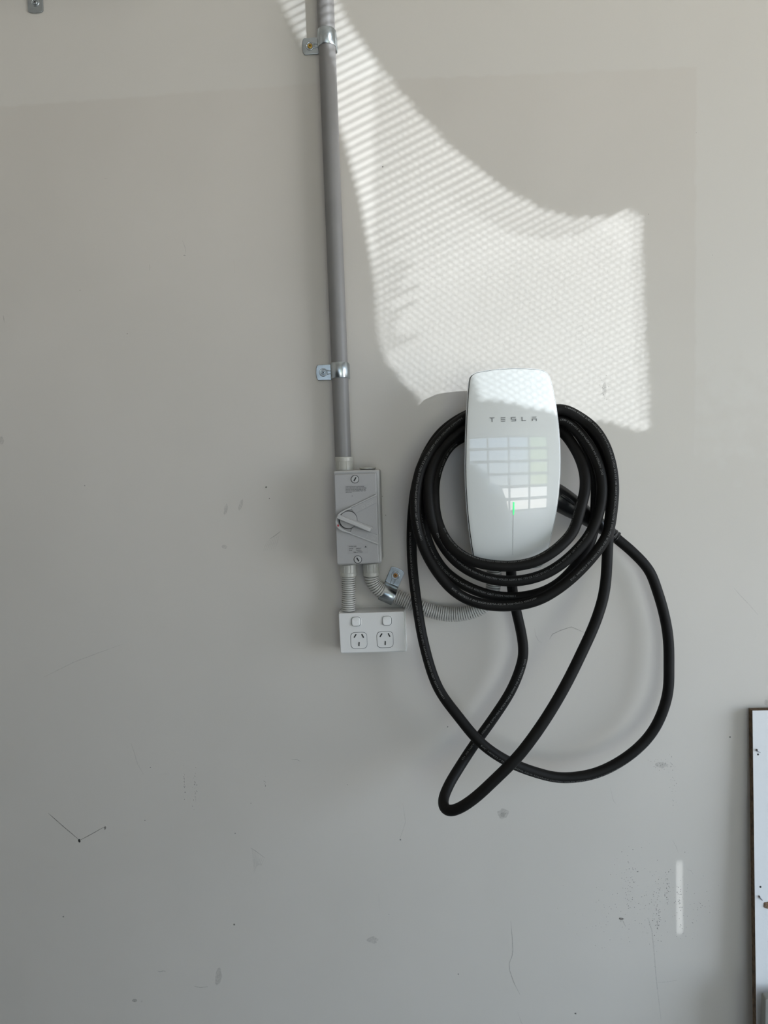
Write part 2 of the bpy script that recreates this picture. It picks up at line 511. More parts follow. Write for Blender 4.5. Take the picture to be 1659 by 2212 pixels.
cabin = [(-2.95, 0.95), (-2.75, 1.28), (-2.25, 1.50), (-1.35, 1.57), (-0.85, 1.52), (-0.45, 1.35), (0.06, 0.93)]
MB().add(*extrude_y(rounded(low, 0.12, 4), CY0, CY1)).build('car_body', M['car_paint'], car, 40)
MB().add(*extrude_y(rounded(cabin, 0.10, 4), CY0 + 0.05, CY1 - 0.05, 0.20)).build('car_roof', M['car_paint'], car, 40)
for side, yy in ((1, CY1 - 0.05), (-1, CY0 + 0.05)):
    for wx in ([(-2.66, 1.02), (-2.50, 1.26), (-1.55, 1.42), (-1.55, 1.02)], [(-1.49, 1.02), (-1.49, 1.42), (-0.95, 1.38), (-0.58, 1.24), (-0.22, 1.02)]):
        q = [(x, yy - side * (0.20 * max(0.0, (z - 0.9) / 0.6) - 0.006), z) for x, z in wx]
        n = len(q)
        MB().add(q + [(x, y_ - side * 0.02, z) for x, y_, z in q], [tuple(range(n)), tuple(range(n, 2 * n))[::-1]] + [(i, (i + 1) % n, n + (i + 1) % n, n + i) for i in range(n)]).build('side_window', M['car_glass'], car, 0)
for wx in (-2.62, -0.38):
    for yy in (CY0 + 0.10, CY1 - 0.10):
        wh = MB().add(*tube([Vector((wx, yy - 0.11, 0.31)), Vector((wx, yy - 0.09, 0.31)), Vector((wx, yy + 0.09, 0.31)), Vector((wx, yy + 0.11, 0.31))], [0.27, 0.31, 0.31, 0.27], 32)).build('wheel', M['tyre'], car, 40)
        MB().add(*tube([Vector((wx, yy - 0.115, 0.31)), Vector((wx, yy + 0.115, 0.31))], 0.19, 24)).build('wheel_hub', M['door'], wh, 40)

# right wall with added cut-outs and a bar screen: they shape the sun patch
def to_right(px, py):
    p = W(px, py, 0.0)
    t = (X_RIGHT - p.x) / SUN_DIR.x
    q = p + SUN_DIR * t
    return (q.y, q.z)

PATCH = [(575, -70), (600, 0), (650, 95), (700, 190), (745, 320), (775, 440), (797, 560), (808, 650), (813, 735), (824, 768), (848, 803), (896, 858),
         (905, 864), (908, 923), (937, 925), (993, 939), (1067, 953), (1170, 955), (1240, 920), (1290, 907), (1330, 916), (1366, 931), (1403, 926), (1400, 830), (1393, 700),
         (1388, 560), (1386, 470), (1360, 452), (1300, 468), (1240, 470), (1180, 455), (1120, 425), (1050, 378), (980, 322), (920, 262), (860, 192),
         (800, 118), (750, 45), (712, -40), (690, -80)]
SLIT = [(1461, 1862), (1466, 1858), (1477, 1872), (1479, 1905), (1484, 1935), (1480, 1975), (1479, 2000), (1462, 2026)]  # outline of the light streak, cut as an added slit

def wall_with_holes(name, outer, holes, xa, xb, mat, label):
    bm = bmesh.new()
    edges = []
    for loop in [outer] + holes:
        vs = [bm.verts.new((xa, y, z)) for y, z in loop]
        edges += [bm.edges.new((vs[i], vs[(i + 1) % len(vs)])) for i in range(len(vs))]
    bmesh.ops.triangle_fill(bm, use_beauty=True, edges=edges, normal=(1, 0, 0))
    # drop any triangle that landed inside a hole
    def inside(pt, poly):
        c = False
        for i in range(len(poly)):
            (ya, za), (yb_, zb) = poly[i], poly[i - 1]
            if (za > pt[1]) != (zb > pt[1]) and pt[0] < (yb_ - ya) * (pt[1] - za) / (zb - za) + ya: c = not c
        return c
    kill = [f for f in bm.faces if any(inside((f.calc_center_median().y, f.calc_center_median().z), h) for h in holes)]
    bmesh.ops.delete(bm, geom=kill, context='FACES')
    r = bmesh.ops.extrude_face_region(bm, geom=list(bm.faces))
    bmesh.ops.translate(bm, verts=[g for g in r['geom'] if isinstance(g, bmesh.types.BMVert)], vec=(xb - xa, 0, 0))
    bmesh.ops.recalc_face_normals(bm, faces=bm.faces)
    me = bpy.data.meshes.new(name); bm.to_mesh(me); bm.free()
    me.materials.append(mat)
    o = bpy.data.objects.new(name, me); link(o)
    return o

patch_r = [to_right(*p) for p in PATCH]
slit_r = [to_right(*p) for p in SLIT]
wr = wall_with_holes('wall_right', [(0.0, 0.0), (Y_DOOR, 0.0), (Y_DOOR, Z_CEIL), (0.0, Z_CEIL)], [patch_r, slit_r, [(SIDE[0], 0.01), (SIDE[1], 0.01), (SIDE[1], SIDE[3]), (SIDE[0], SIDE[3])]], X_RIGHT, X_RIGHT + 0.004, M['plaster'],
                     '')
tag(wr, 'thin sheet side wall on the right with cut-outs added to shape the sun patch', 'wall', kind='structure')
ORIGIN['wall_right'] = Vector((0, 0, 0))

gobo = thing('sun_gobo', 'unseen light blocker added over the side wall cut-out with thin screen bars', 'light blocker', (X_RIGHT, -2.0, 0))
gobo['kind'] = 'structure'
def gobo_bar(pa, pb, wpx):
    """bar whose shadow runs from photo pixel pa to pb on the wall, wpx wide"""
    (ya, za), (yb_, zb) = to_right(*pa), to_right(*pb)
    dx, dy = pb[0] - pa[0], pb[1] - pa[1]; L = math.hypot(dx, dy)
    nx, ny = -dy / L * wpx / 2, dx / L * wpx / 2
    qs = [to_right(pa[0] + nx, pa[1] + ny), to_right(pb[0] + nx, pb[1] + ny), to_right(pb[0] - nx, pb[1] - ny), to_right(pa[0] - nx, pa[1] - ny)]
    v = [(X_RIGHT + 0.005, y, z) for y, z in qs] + [(X_RIGHT + 0.008, y, z) for y, z in qs]
    f = [(0, 1, 2, 3), (7, 6, 5, 4), (0, 4, 5, 1), (1, 5, 6, 2), (2, 6, 7, 3), (3, 7, 4, 0)]
    MB().add(v, f).build('gobo_bar', M['gobo'], gobo, 0)
def lerp_tab(tab, y):
    for (ya, xa), (yb_, xb) in zip(tab, tab[1:]):
        if ya <= y <= yb_: return xa + (xb - xa) * (y - ya) / (yb_ - ya)
    return tab[-1][1] if y > tab[-1][0] else tab[0][1]
def in_poly(pt, poly):
    c = False
    for i in range(len(poly)):
        (xa, ya), (xb, yb_) = poly[i], poly[i - 1]
        if (ya > pt[1]) != (yb_ > pt[1]) and pt[0] < (xb - xa) * (pt[1] - ya) / (yb_ - ya) + xa: c = not c
    return c
sl = math.tan(math.radians(27))
for xs in (1464.2, 1469.2, 1474.2, 1479.2):
    gobo_bar((xs, 1850), (xs + 1.5, 2034), 2.3)
y = -216
while y < 1350:
    # y is the height of the bar at x = 700 (photo pixels): heavy bars at the top, fine ones further down
    gobo_bar((540, y + 160 * sl), (1430, y - 730 * sl), lerp_tab([(-60, 11.5), (60, 9.5), (180, 7.4), (420, 6.2), (560, 5.0), (640, 3.8), (720, 2.4), (860, 3.4), (1350, 3.4)], y))
    if y > 330:
        # the bars are thicker towards the rim of the opening, so the light frays out there
        line_y = lambda x: y + (700 - x) * sl
        xs = 1430
        while xs > 560 and not in_poly((xs, line_y(xs)), PATCH): xs -= 3
        if xs > 1000 and line_y(xs) < 900: gobo_bar((xs + 24, line_y(xs + 24)), (xs - 28, line_y(xs - 28)), 5.6) if xs > 1360 else gobo_bar((xs + 30, line_y(xs + 30)), (xs - 90, line_y(xs - 90)), 5.8)
        xs = 540; e_ = random.uniform(25, 85)
        while xs < 1400 and not in_poly((xs, line_y(xs)), PATCH): xs += 3
        if xs < 830 and line_y(xs) < 770: gobo_bar((xs - 30, line_y(xs - 30)), (xs + e_, line_y(xs + e_)), 6.0)
    y += lerp_tab([(-60, 19.5), (560, 19.0), (800, 14.5), (1350, 14.0)], y)
y = -640
while y < 560:
    gobo_bar((800, 480 + y - 210 * math.tan(math.radians(38))), (1430, 480 + y + 420 * math.tan(math.radians(38))), 2.3 if y > -200 else 1.6)
    y += 16.0

# ------------------------------------------------------------------ conduit with saddles
def up_axis(px, py, d):
    return (W(px, py - 20, d) - W(px, py, d)).normalized()

PIPE_D, PIPE_R = 0.0185, 0.0145
p_low, p_top = W(741.5, 992, PIPE_D), W(702.5, 0, PIPE_D)
p_end = p_low + (p_top - p_low).normalized() * ((Z_CEIL - p_low.z) / (p_top - p_low).normalized().z)
pipe = MB().add(*tube([p_low, p_low.lerp(p_end, 0.5), p_end], PIPE_R, 40)).build('conduit_pipe', M['conduit'], None, 40, base=p_low)
tag(pipe, 'long grey rigid conduit pipe running up the wall from the isolator switch', 'pipe')

def saddle(label, c_px, axis, tab_dir, ring_r, ring_d, width, tab_len, screw_mat, screw_at, group='galvanised conduit saddles'):
    """half saddle: strap bent over a pipe of radius ring_r, tab screwed to the wall on one side.
    axis, tab_dir: unit (x, z) directions on the wall."""
    c = Vector(XZ(*c_px)); ax = Vector(axis).normalized(); tb = Vector(tab_dir).normalized()
    t = thing('conduit_saddle', label, 'pipe clamp', (c.x, 0, c.y), group)
    th = 0.0013
    R = ring_r + 0.0003
    def pt(b, a, d): q = c + tb * b + ax * a; return (q.x, -d, q.y)
    # bent strap: section in (b, depth)
    sec = [(R + 0.0052, 0.0006), (R + 0.0022, 0.0010), (R + 0.0004, 0.0032), (R, ring_d * 0.6)]
    for k in range(0, 19):
        an = k / 18 * math.pi
        sec.append((R * math.cos(an), ring_d + R * math.sin(an)))
    sec += [(-R, ring_d * 0.5), (-R, 0.0006)]
    out = []
    for i, (b, d) in enumerate(sec):
        p, q = sec[max(0, i - 1)], sec[min(len(sec) - 1, i + 1)]
        tx, ty = q[0] - p[0], q[1] - p[1]; L = math.hypot(tx, ty) or 1
        out.append((b + ty / L * th, d - tx / L * th))
    v, f = [], []; n = len(sec); h = width / 2
    rows = [(-h, 0), (-h + 0.0012, 1), (h - 0.0012, 1), (h, 0)]
    for a, _ in rows:
        v += [pt(b, a, d) for b, d in sec]
    for a, o_ in rows:
        v += [pt(b + (ob - b) * (1 if o_ else 0.4), a, d + (od - d) * (1 if o_ else 0.4)) for (b, d), (ob, od) in zip(sec, out)]
    for r in range(3):
        for i in range(n - 1):
            f.append((r * n + i, r * n + i + 1, (r + 1) * n + i + 1, (r + 1) * n + i))
            k = (4 + r) * n
            f.append((k + i, k + n + i, k + n + i + 1, k + i + 1))
    for i in range(n - 1):
        f.append((i, 4 * n + i, 4 * n + i + 1, i + 1))
        f.append((3 * n + i, 3 * n + i + 1, 7 * n + i + 1, 7 * n + i))
    for e_ in (0, n - 1):
        for r in range(3):
            f.append((r * n + e_, (r + 1) * n + e_, (5 + r) * n + e_, (4 + r) * n + e_))
    MB().add(v, f).build('strap', M['zinc'], t, 40)
    # tab plate with rounded end and a pressed keyhole around the screw
    b0, b1 = R + 0.003, R + tab_len
    ol = [(b0, -h), (b1 - 0.0042, -h)] + [(b1 - 0.0042 + 0.0042 * math.cos(an), h * math.sin(an)) for an in [(-math.pi / 2) + math.pi * k / 12 for k in range(1, 12)]] + [(b1 - 0.0042, h), (b0, h)]
    poly = [(lambda q: (q.x, q.y))(c + tb * b + ax * a) for b, a in ol]
    MB().add(*plate(poly, 0.0004, 0.0022, 0.0006, 2)).build('tab', M['zinc'], t, 30)
    sb = R + screw_at
    s3 = c + tb * sb
    prof = [(0.0075, 0.0022), (0.0071, 0.0028), (0.0062, 0.0030), (0.0052, 0.0026), (0.0045, 0.0016), (0.0040, 0.0013), (0.0, 0.0013)]
    rv, rf = [], []
    SG = 28
    for r, d in prof[:-1]:
        rv += [(s3.x + r * math.cos(2 * math.pi * k / SG), -d, s3.y + r * math.sin(2 * math.pi * k / SG)) for k in range(SG)]
    for r in range(len(prof) - 2):
        for k in range(SG):
            rf.append((r * SG + k, r * SG + (k + 1) % SG, (r + 1) * SG + (k + 1) % SG, (r + 1) * SG + k))
    emb = MB().add(rv, rf)
    # two pressed ribs that join the ring to the strap
    for sgn in (-1, 1):
        A = c + tb * (sb - 0.0055) + ax * (sgn * 0.0034); B = c + tb * (R + 0.0030) + ax * (sgn * 0.0024)
        emb.add(*tube([Vector((A.x, -0.0021, A.y)), Vector((B.x, -0.0021, B.y))], 0.0009, 8))
    emb.build('pressed_ring', M['zinc'], t, 50)
    hd = [(s3.x, -0.0010, s3.y)]
    sv, sf = plate(circle(s3.x, s3.y, 0.0041, 20), 0.0010, 0.0034, 0.0012, 3)
    scr = MB().add(sv, sf).build('screw', screw_mat, t, 35)
    cr = MB()
    for an in (0.5, 0.5 + math.pi / 2):
        dx, dz = math.cos(an), math.sin(an)
        q = [(s3.x + dx * a - dz * b, s3.y + dz * a + dx * b) for a, b in ((-0.0025, -0.00055), (0.0025, -0.00055), (0.0025, 0.00055), (-0.0025, 0.00055))]
        cr.add(*plate(q, 0.0033, 0.00355))
    cr.build('cross_slot', M['dark'], scr, 0)
    return t

def wall_dir(pa, pb):
    a, b = Vector(XZ(*pa)), Vector(XZ(*pb))
    return (b - a).normalized()

pipe_axis = Vector(((p_top - p_low).x, (p_top - p_low).z)).normalized()
left_of_pipe = Vector((-pipe_axis.y, pipe_axis.x))
def pipe_px(z_world):
    t = (z_world - p_low.z) / (p_top.z - p_low.z)
    return p_low.lerp(p_top, t)
def saddle_on_pipe(label, py, mat):
    # centre on the wall behind the pipe at the height of photo row py
    zc = XZ(665, py)[1]
    q = pipe_px(zc)
    S = saddle.__globals__['_project'](Vector((q.x, 0, q.z)))
    return saddle(label, S, pipe_axis, left_of_pipe, PIPE_R, PIPE_D, 0.0275, 0.0300, mat, 0.0165)
def _project(p):
    v = ROT.transposed() @ (p - CAM)
    return (IMG_W / 2 + F * v.x / -v.z, IMG_H / 2 - F * v.y / -v.z)
saddle_on_pipe('galvanised saddle clamp with brass screw near the top end of the conduit pipe', 101, M['brass'])
saddle_on_pipe('galvanised saddle clamp with dull screw halfway down the conduit pipe', 806, M['zinc'])
saddle('galvanised clamp tab cut off by the upper left picture corner', (75.5, -52), wall_dir((0, -48), (100, -52)), wall_dir((74.8, -60), (76.6, 0)), PIPE_R, PIPE_D, 0.0275, 0.0480, M['zinc'], 0.0300)

hz = Vector(XZ(75.5, -52)); hd_ = wall_dir((0, -48), (100, -52))
ha, hb = hz + hd_ * ((X_LEFT - hz.x) / hd_.x), hz + hd_ * 0.19
hp_ = MB().add(*tube([Vector((ha.x, -PIPE_D, ha.y)), Vector((hz.x, -PIPE_D, hz.y)), Vector((hb.x, -PIPE_D, hb.y))], PIPE_R, 40)).build('conduit_pipe', M['conduit'], None, 40, base=(hz.x, -PIPE_D, hz.y))
tag(hp_, 'level grey conduit just above the picture held by the upper left clamp', 'pipe')

# ------------------------------------------------------------------ isolator switch
D_RIM, D_PANEL = 0.054, 0.066
iso = thing('isolator_switch', 'grey weatherproof isolator switch box with diagonal lever below the conduit pipe', 'switch', W(772, 1120, 0))
base_px = [(719, 1017.5), (819, 1014.5), (825, 1216.5), (728, 1221.5)]
MB().add(*plate(rounded(px_poly(base_px, D_RIM), 0.005), 0.0, 0.040, 0.0)).build('base_box', M['iso_body'], iso)
MB().add(*plate(rounded(px_poly(base_px, D_RIM), 0.005), 0.0405, D_RIM, 0.0025)).build('lid_rim', M['iso_light'], iso)
panel_px = [(721.2, 1025.5), (812.6, 1022.0), (818.8, 1215.5), (727.6, 1219.5)]
MB().add(*plate(rounded(px_poly(panel_px, D_PANEL), 0.003), D_RIM - 0.002, D_PANEL, 0.0016)).build('lid_panel', M['iso'], iso)
def disc(cx, cy, rpx, d0, d1, bev=0.0006, n=36):
    x, z = XZ(cx, cy, d1)
    return plate(circle(x, z, rpx * scale_at(d1), n), d0, d1, bev, 2)
def bar_px(pa, pb, wpx, d0, d1, bev=0.0004):
    dx, dy = pb[0] - pa[0], pb[1] - pa[1]; L = math.hypot(dx, dy); nx, ny = -dy / L * wpx / 2, dx / L * wpx / 2
    return plate(px_poly([(pa[0] + nx, pa[1] + ny), (pb[0] + nx, pb[1] + ny), (pb[0] - nx, pb[1] - ny), (pa[0] - nx, pa[1] - ny)], d1), d0, d1, bev, 2)
def ring_px(cx, cy, r0, r1, d0, d1, n=40):
    x, z = XZ(cx, cy, d1); k = scale_at(d1)
    v, f = [], []
    for r, d in ((r0, d0), (r0, d1), (r1, d1), (r1, d0)):
        v += [(x + r * k * math.cos(2 * math.pi * i / n), -d, z + r * k * math.sin(2 * math.pi * i / n)) for i in range(n)]
    for q in range(4):
        for i in range(n):
            j = (i + 1) % n
            f.append((q * n + i, q * n + j, ((q + 1) % 4) * n + j, ((q + 1) % 4) * n + i))
    return v, f
for cx, cy, an in ((766.7, 1035.2, 62), (772.9, 1208.6, -58)):
    s = MB().add(*disc(cx, cy, 7.6, D_PANEL - 0.001, D_PANEL + 0.0006)).build('cover_screw', M['iso_light'], iso)
    MB().add(*ring_px(cx, cy, 8.0, 9.0, D_PANEL - 0.001, D_PANEL + 0.0003)).build('screw_recess', M['dark'], s, 0)
    ca, sa = math.cos(math.radians(an)) * 4.6, -math.sin(math.radians(an)) * 4.6
    MB().add(*bar_px((cx - ca, cy - sa), (cx + ca, cy + sa), 2.8, D_PANEL, D_PANEL + 0.0008, 0)).build('screw_slot', M['dark'], s, 0)
# raised fan shaped lever track: upper (OFF) and lower (ON) bands
MB().add(*plate(px_poly([(757, 1097.5), (813.3, 1070.4), (814.2, 1085.8), (767, 1109.8)], D_PANEL + 0.0016), D_PANEL - 0.0005, D_PANEL + 0.0016, 0.0006, 2)).build('off_band', M['iso'], iso, 25)
MB().add(*plate(px_poly([(756, 1151), (762, 1138), (817, 1155.8), (817.6, 1176.2)], D_PANEL + 0.0016), D_PANEL - 0.0005, D_PANEL + 0.0016, 0.0006, 2)).build('on_band', M['iso'], iso, 25)
MB().add(*bar_px((756.5, 1096.2), (813.2, 1069.0), 2.6, D_PANEL - 0.0005, D_PANEL + 0.0024)).build('band_ridge', M['iso_light'], iso, 25)
MB().add(*bar_px((756.5, 1152.6), (817.4, 1175.4), 2.6, D_PANEL - 0.0005, D_PANEL + 0.0024)).build('band_ridge', M['iso_light'], iso, 25)
# hub with a dark recess, guard rim and lever
HX, HY = 751.6, 1122.8
MB().add(*disc(HX, HY, 20.4, D_PANEL - 0.001, D_PANEL + 0.0020, 0)).build('hub_recess', M['dark'], iso, 30)
MB().add(*disc(HX + 0.6, HY + 0.3, 18.8, D_PANEL - 0.001, D_PANEL + 0.0046, 0.0008)).build('hub', M['iso'], iso, 30)
g_out = [(757.5, 1095.5), (746, 1100.5), (737, 1105), (730, 1111), (725.2, 1119), (724.0, 1128), (726.2, 1136.5), (731.5, 1143.2), (739, 1147.6), (748, 1150.6), (758, 1152.4)]
g_in = [(758.2, 1150.0), (750, 1147.4), (742.5, 1143.8), (735.5, 1139.0), (730.8, 1133), (728.4, 1126.5), (728.9, 1119.5), (733, 1113.2), (739.5, 1108.0), (748, 1103.0), (759.0, 1098.4)]
MB().add(*plate(px_poly(g_out + g_in, D_PANEL + 0.006), D_PANEL - 0.001, D_PANEL + 0.006, 0.0006, 2)).build('lever_guard', M['iso_light'], iso, 30)
MB().add(*plate(px_poly([(728.2, 1133.6), (731.4, 1133.0), (732.6, 1137.2), (729.4, 1137.8)], D_PANEL + 0.0063), D_PANEL + 0.005, D_PANEL + 0.0063)).build('red_marker', M['red'], iso, 0)
lev = MB().add(*bar_px((728.0, 1115.5), (800.5, 1145.3), 8.6, D_PANEL + 0.001, D_PANEL + 0.013, 0.0010)).build('lever', M['iso_light'], iso, 30)
MB().add(*bar_px((744, 1117.5), (804.5, 1142.2), 4.6, D_PANEL, D_PANEL + 0.0075, 0.0008)).build('lever_flange', M['iso'], lev, 30)
tx = MB()
for k, (s, wd) in enumerate((('WHEN INSTALLING COVER ENSURE', 40), ('BOTH OPERATING LEVER AND INTERNAL', 45.4), ('SWITCH TOGGLE ARE ALIGNED IN "OFF"', 44), ('POSITION TO GIVE CORRECT "ON" "OFF"', 44.2), ('INDICATION', 13.4))):
    yy = 1051.8 + 3.25 * k
    text_flat(tx, s, (746.6, yy), (746.6 + wd, yy - wd * 0.004), 2.0, D_PANEL, bold=0.006)
tx.build('warning_print', M['ink'], iso, 0)
st = MB().add(*plate(rounded(px_poly([(749.8, 1177), (794.0, 1175.6), (795.2, 1195.4), (751.0, 1197)], D_PANEL + 0.0003), 0.0008), D_PANEL - 0.0005, D_PANEL + 0.0003)).build('rating_label', M['sticker'], iso, 0)
tx = MB()
text_flat(tx, 'WSSL232', (753.6, 1182.0), (770.0, 1181.6), 2.7, D_PANEL + 0.0003, bold=0.008)
text_flat(tx, '2P32A', (754.0, 1186.5), (763.4, 1186.2), 2.6, D_PANEL + 0.0003, bold=0.008)
text_flat(tx, '250VAC', (769.0, 1186.0), (780.6, 1185.6), 2.6, D_PANEL + 0.0003, bold=0.008)
text_flat(tx, 'IP66', (754.4, 1190.0), (760.8, 1189.8), 2.0, D_PANEL + 0.0003, bold=0.008)
text_flat(tx, '50/60Hz', (769.6, 1189.6), (780.8, 1189.2), 2.0, D_PANEL + 0.0003, bold=0.008)
text_flat(tx, 'GMA-071902A', (763.4, 1193.9), (783.4, 1193.3), 2.4, D_PANEL + 0.0003, bold=0.008)
tx.add(*plate(px_poly([(787.6, 1182.6), (792.2, 1182.4), (789.8, 1178.6)], D_PANEL), D_PANEL, D_PANEL + 0.0007))
tx.build('rating_print', M['ink'], st, 0)
tx = MB()
text_flat(tx, 'O', (782.6, 1099.6), (789.4, 1096.0), 6.6, D_PANEL + 0.0016, 0.0003)
text_flat(tx, 'OFF', (792.8, 1094.2), (808.0, 1086.0), 6.0, D_PANEL + 0.0016, 0.0003)
tx.build('off_letters', M['iso_light'], iso, 0)
tx = MB()
text_flat(tx, 'I', (791.2, 1159.2), (792.4, 1159.6), 6.0, D_PANEL + 0.0016, 0.0003)
text_flat(tx, 'ON', (800.0, 1163.4), (809.0, 1166.6), 6.0, D_PANEL + 0.0016, 0.0003)
tx.build('on_letters', M['iso_light'], iso, 0)
MB().add(*disc(760.8, 1071.5, 0.8, D_PANEL - 0.001, D_PANEL + 0.0002, 0, 8)).build('mould_mark', M['dark'], iso, 0)

def adaptor(name, top, bot, r_px, d, collar_top):
    """threaded conduit adaptor: hexagonal-ish body with a round collar at the conduit end"""
    a, b = W(*top, d), W(*bot, d)
    k = scale_at(d); r = r_px * k
    if collar_top: a, b = b, a          # profile runs from the box to the collar
    o = MB().add(*lathe(a, b, [(0, r * 0.90), (0.04, r * 0.95), (0.10, r * 0.95), (0.66, r * 0.955), (0.70, r * 0.99), (0.74, r), (0.95, r), (1.0, r * 0.95)], 36)).build(name, M['fitting'], iso, 30)
    ax = (b - a).normalized()
    side = ax.cross(Vector((0, -1, 0))).normalized()
    for an in (-62, -25, 22, 60):
        n = Vector((0, -1, 0)) * math.cos(math.radians(an)) + side * math.sin(math.radians(an))
        p = a.lerp(b, 0.10) + n * r * 0.955; q = a.lerp(b, 0.66) + n * r * 0.955
        MB().add(*tube([p, q], 0.0007, 8)).build('grip_rib', M['fitting'], o, 30)
    return o
adaptor('conduit_adaptor', (743.0, 987), (743.8, 1017), 19.4, 0.024, True)
adaptor('conduit_adaptor', (752.0, 1218), (752.6, 1244.5), 18.6, 0.027, False)
adaptor('conduit_adaptor', (801.0, 1216), (802.2, 1243.5), 18.4, 0.027, False)
a, b = W(794.5, 1016, 0.024), W(794.2, 1009.0, 0.024)
pl = MB().add(*lathe(a, b, [(0, 0.0120), (0.5, 0.0120), (0.52, 0.0145), (0.85, 0.0145), (1.0, 0.0125)], 30)).build('blanking_plug', M['fitting'], iso, 30)
MB().add(*lathe(W(794.4, 1014.6, 0.024), W(794.3, 1013.0, 0.024), [(0, 0.0136), (1, 0.0136)], 30)).build('rubber_seal', M['dark'], pl, 30)

# ------------------------------------------------------------------ flexible conduits
def corrugated(pts, r, pitch, name, label):
    path = smooth_path(catmull(pts, 0.0004), 40)
    s = [0.0]
    for i in range(1, len(path)): s.append(s[-1] + (path[i] - path[i - 1]).length)
    P2, R2 = [], []
    L = s[-1]; n = int(L / pitch); j = 0
    prof = [(0.0, 0.74), (0.20, 0.74), (0.23, 0.96), (0.36, 1.0), (0.84, 1.0), (0.97, 0.96)]
    for k in range(n):
        for u, rr in prof:
            t = (k + u) * pitch
            while j < len(s) - 2 and s[j + 1] < t: j += 1
            w = (t - s[j]) / max(1e-9, s[j + 1] - s[j])
            P2.append(path[j].lerp(path[j + 1], w)); R2.append(r * rr)
    o = MB().add(*tube(P2, R2, 28)).build(name, M['flex'], None, 28, base=P2[0])
    return tag(o, label, 'conduit')
corrugated([W(752.4, 1240, 0.027), W(752.8, 1280, 0.027), W(752.6, 1319, 0.027)], 15.2 * scale_at(0.027), 4.75 * scale_at(0.027), 'flexible_conduit',
           'short straight corrugated conduit between isolator switch and double socket')
corrugated([W(802.2, 1239, 0.027), W(803.2, 1250, 0.026), W(809, 1263, 0.024), W(821, 1275, 0.021), W(838, 1283, 0.0165), W(860, 1290, 0.0165), W(885, 1301, 0.018), W(912, 1313, 0.020), W(943, 1323, 0.021),
            W(978, 1327.5, 0.022), W(1013, 1323, 0.024), W(1042, 1311, 0.026), W(1058, 1294, 0.029), W(1065, 1272, 0.033), W(1067, 1250, 0.035), W(1067, 1226, 0.037)],
           15.8 * scale_at(0.02), 5.0 * scale_at(0.02), 'flexible_conduit', 'long curved corrugated conduit sweeping from isolator switch to behind the cable coil')
saddle('galvanised saddle clamp with rusty screw tilted over the curved corrugated conduit', (838.6, 1280.0), wall_dir((817, 1272), (850, 1286.5)), wall_dir((838.5, 1281), (857.5, 1236)), 0.0139, 0.0165, 0.0265, 0.0345, M['rust'], 0.0205)

# ------------------------------------------------------------------ double power socket
D_S = 0.042
soc = thing('power_socket', 'white double power socket on a surface mounting block below the isolator', 'socket', W(804, 1366, 0))
blk = [(731.6, 1323.0), (874.6, 1319.0), (878.6, 1407.6), (736.4, 1411.6)]
MB().add(*plate(rounded(px_poly(blk, 0.034), 0.002), 0.0, 0.034, 0.0006)).build('mounting_block', M['socket'], soc)
plt_px = [(730.8, 1325.4), (872.4, 1321.0), (876.8, 1407.0), (735.4, 1411.0)]
MB().add(*plate(rounded(px_poly(plt_px, D_S), 0.0032), 0.034, D_S, 0.0014)).build('faceplate', M['socket'], soc)
SA = math.radians(1.9)
def loc(cx, cy, u, v):       # plate axes in photo pixels
    return (cx + u * math.cos(SA) - v * math.sin(-SA), cy - u * math.sin(SA) + v * math.cos(SA))
for cx, cy in ((769.2, 1342.5), (835.8, 1340.5)):
    ring = MB().add(*plate(rounded(px_poly([loc(cx, cy, u, v) for u, v in ((-12, -12), (12, -12), (12, 12), (-12, 12))], D_S), 0.0082), D_S - 0.001, D_S + 0.0005, 0.0003, 2)).build('switch_surround', M['socket'], soc)
    MB().add(*plate(rounded(px_poly([loc(cx, cy, u, v) for u, v in ((-10.4, -10.4), (10.4, -10.4), (10.4, 10.6), (-10.4, 10.6))], D_S), 0.0065), D_S - 0.001, D_S + 0.0007, 0)).build('switch_gap', M['seam'], ring, 0)
    tilt = XZ(cx, cy, D_S)[1]
    MB().add(*plate(rounded(px_poly([loc(cx, cy, u, v) for u, v in ((-9.3, -9.6), (9.3, -9.6), (9.3, 9.2), (-9.3, 9.2))], D_S), 0.0055), D_S - 0.001, D_S + 0.0022, 0.0012, 3,
             depth_fn=lambda x, z, t=tilt: max(-0.0008, (t - z) * 0.22))).build('rocker_switch', M['socket'], soc, 30)
for (cx, cy), slots in (((775.3, 1383.5), ((767.1, 1373.8, 30), (783.5, 1373.8, -30), (775.6, 1391.2, 0))), ((831.7, 1381.5), ((823.0, 1372.2, 30), (840.4, 1371.7, -30), (832.2, 1389.4, 0)))):
    sq = [loc(cx, cy, u, v) for u, v in ((-18, -18), (18, -18), (18, 18), (-18, 18))]
    gap = MB().add(*plate(rounded(px_poly(sq, D_S), 0.0085), D_S - 0.001, D_S + 0.00015)).build('outlet_seam', M['seam'], soc, 0)
    sq = [loc(cx, cy, u, v) for u, v in ((-17.1, -17.1), (17.1, -17.1), (17.1, 17.1), (-17.1, 17.1))]
    out = MB().add(*plate(rounded(px_poly(sq, D_S), 0.0082), D_S - 0.001, D_S + 0.0005, 0.0003, 2)).build('outlet', M['socket'], soc, 30)
    for x, y_, an in slots:
        a_ = math.radians(an) + SA
        hx, hy = math.sin(a_) * 4.3, math.cos(a_) * 4.3
        MB().add(*bar_px((x - hx, y_ + hy), (x + hx, y_ - hy), 2.5, D_S, D_S + 0.0009, 0)).build('pin_slot', M['dark'], out, 0)

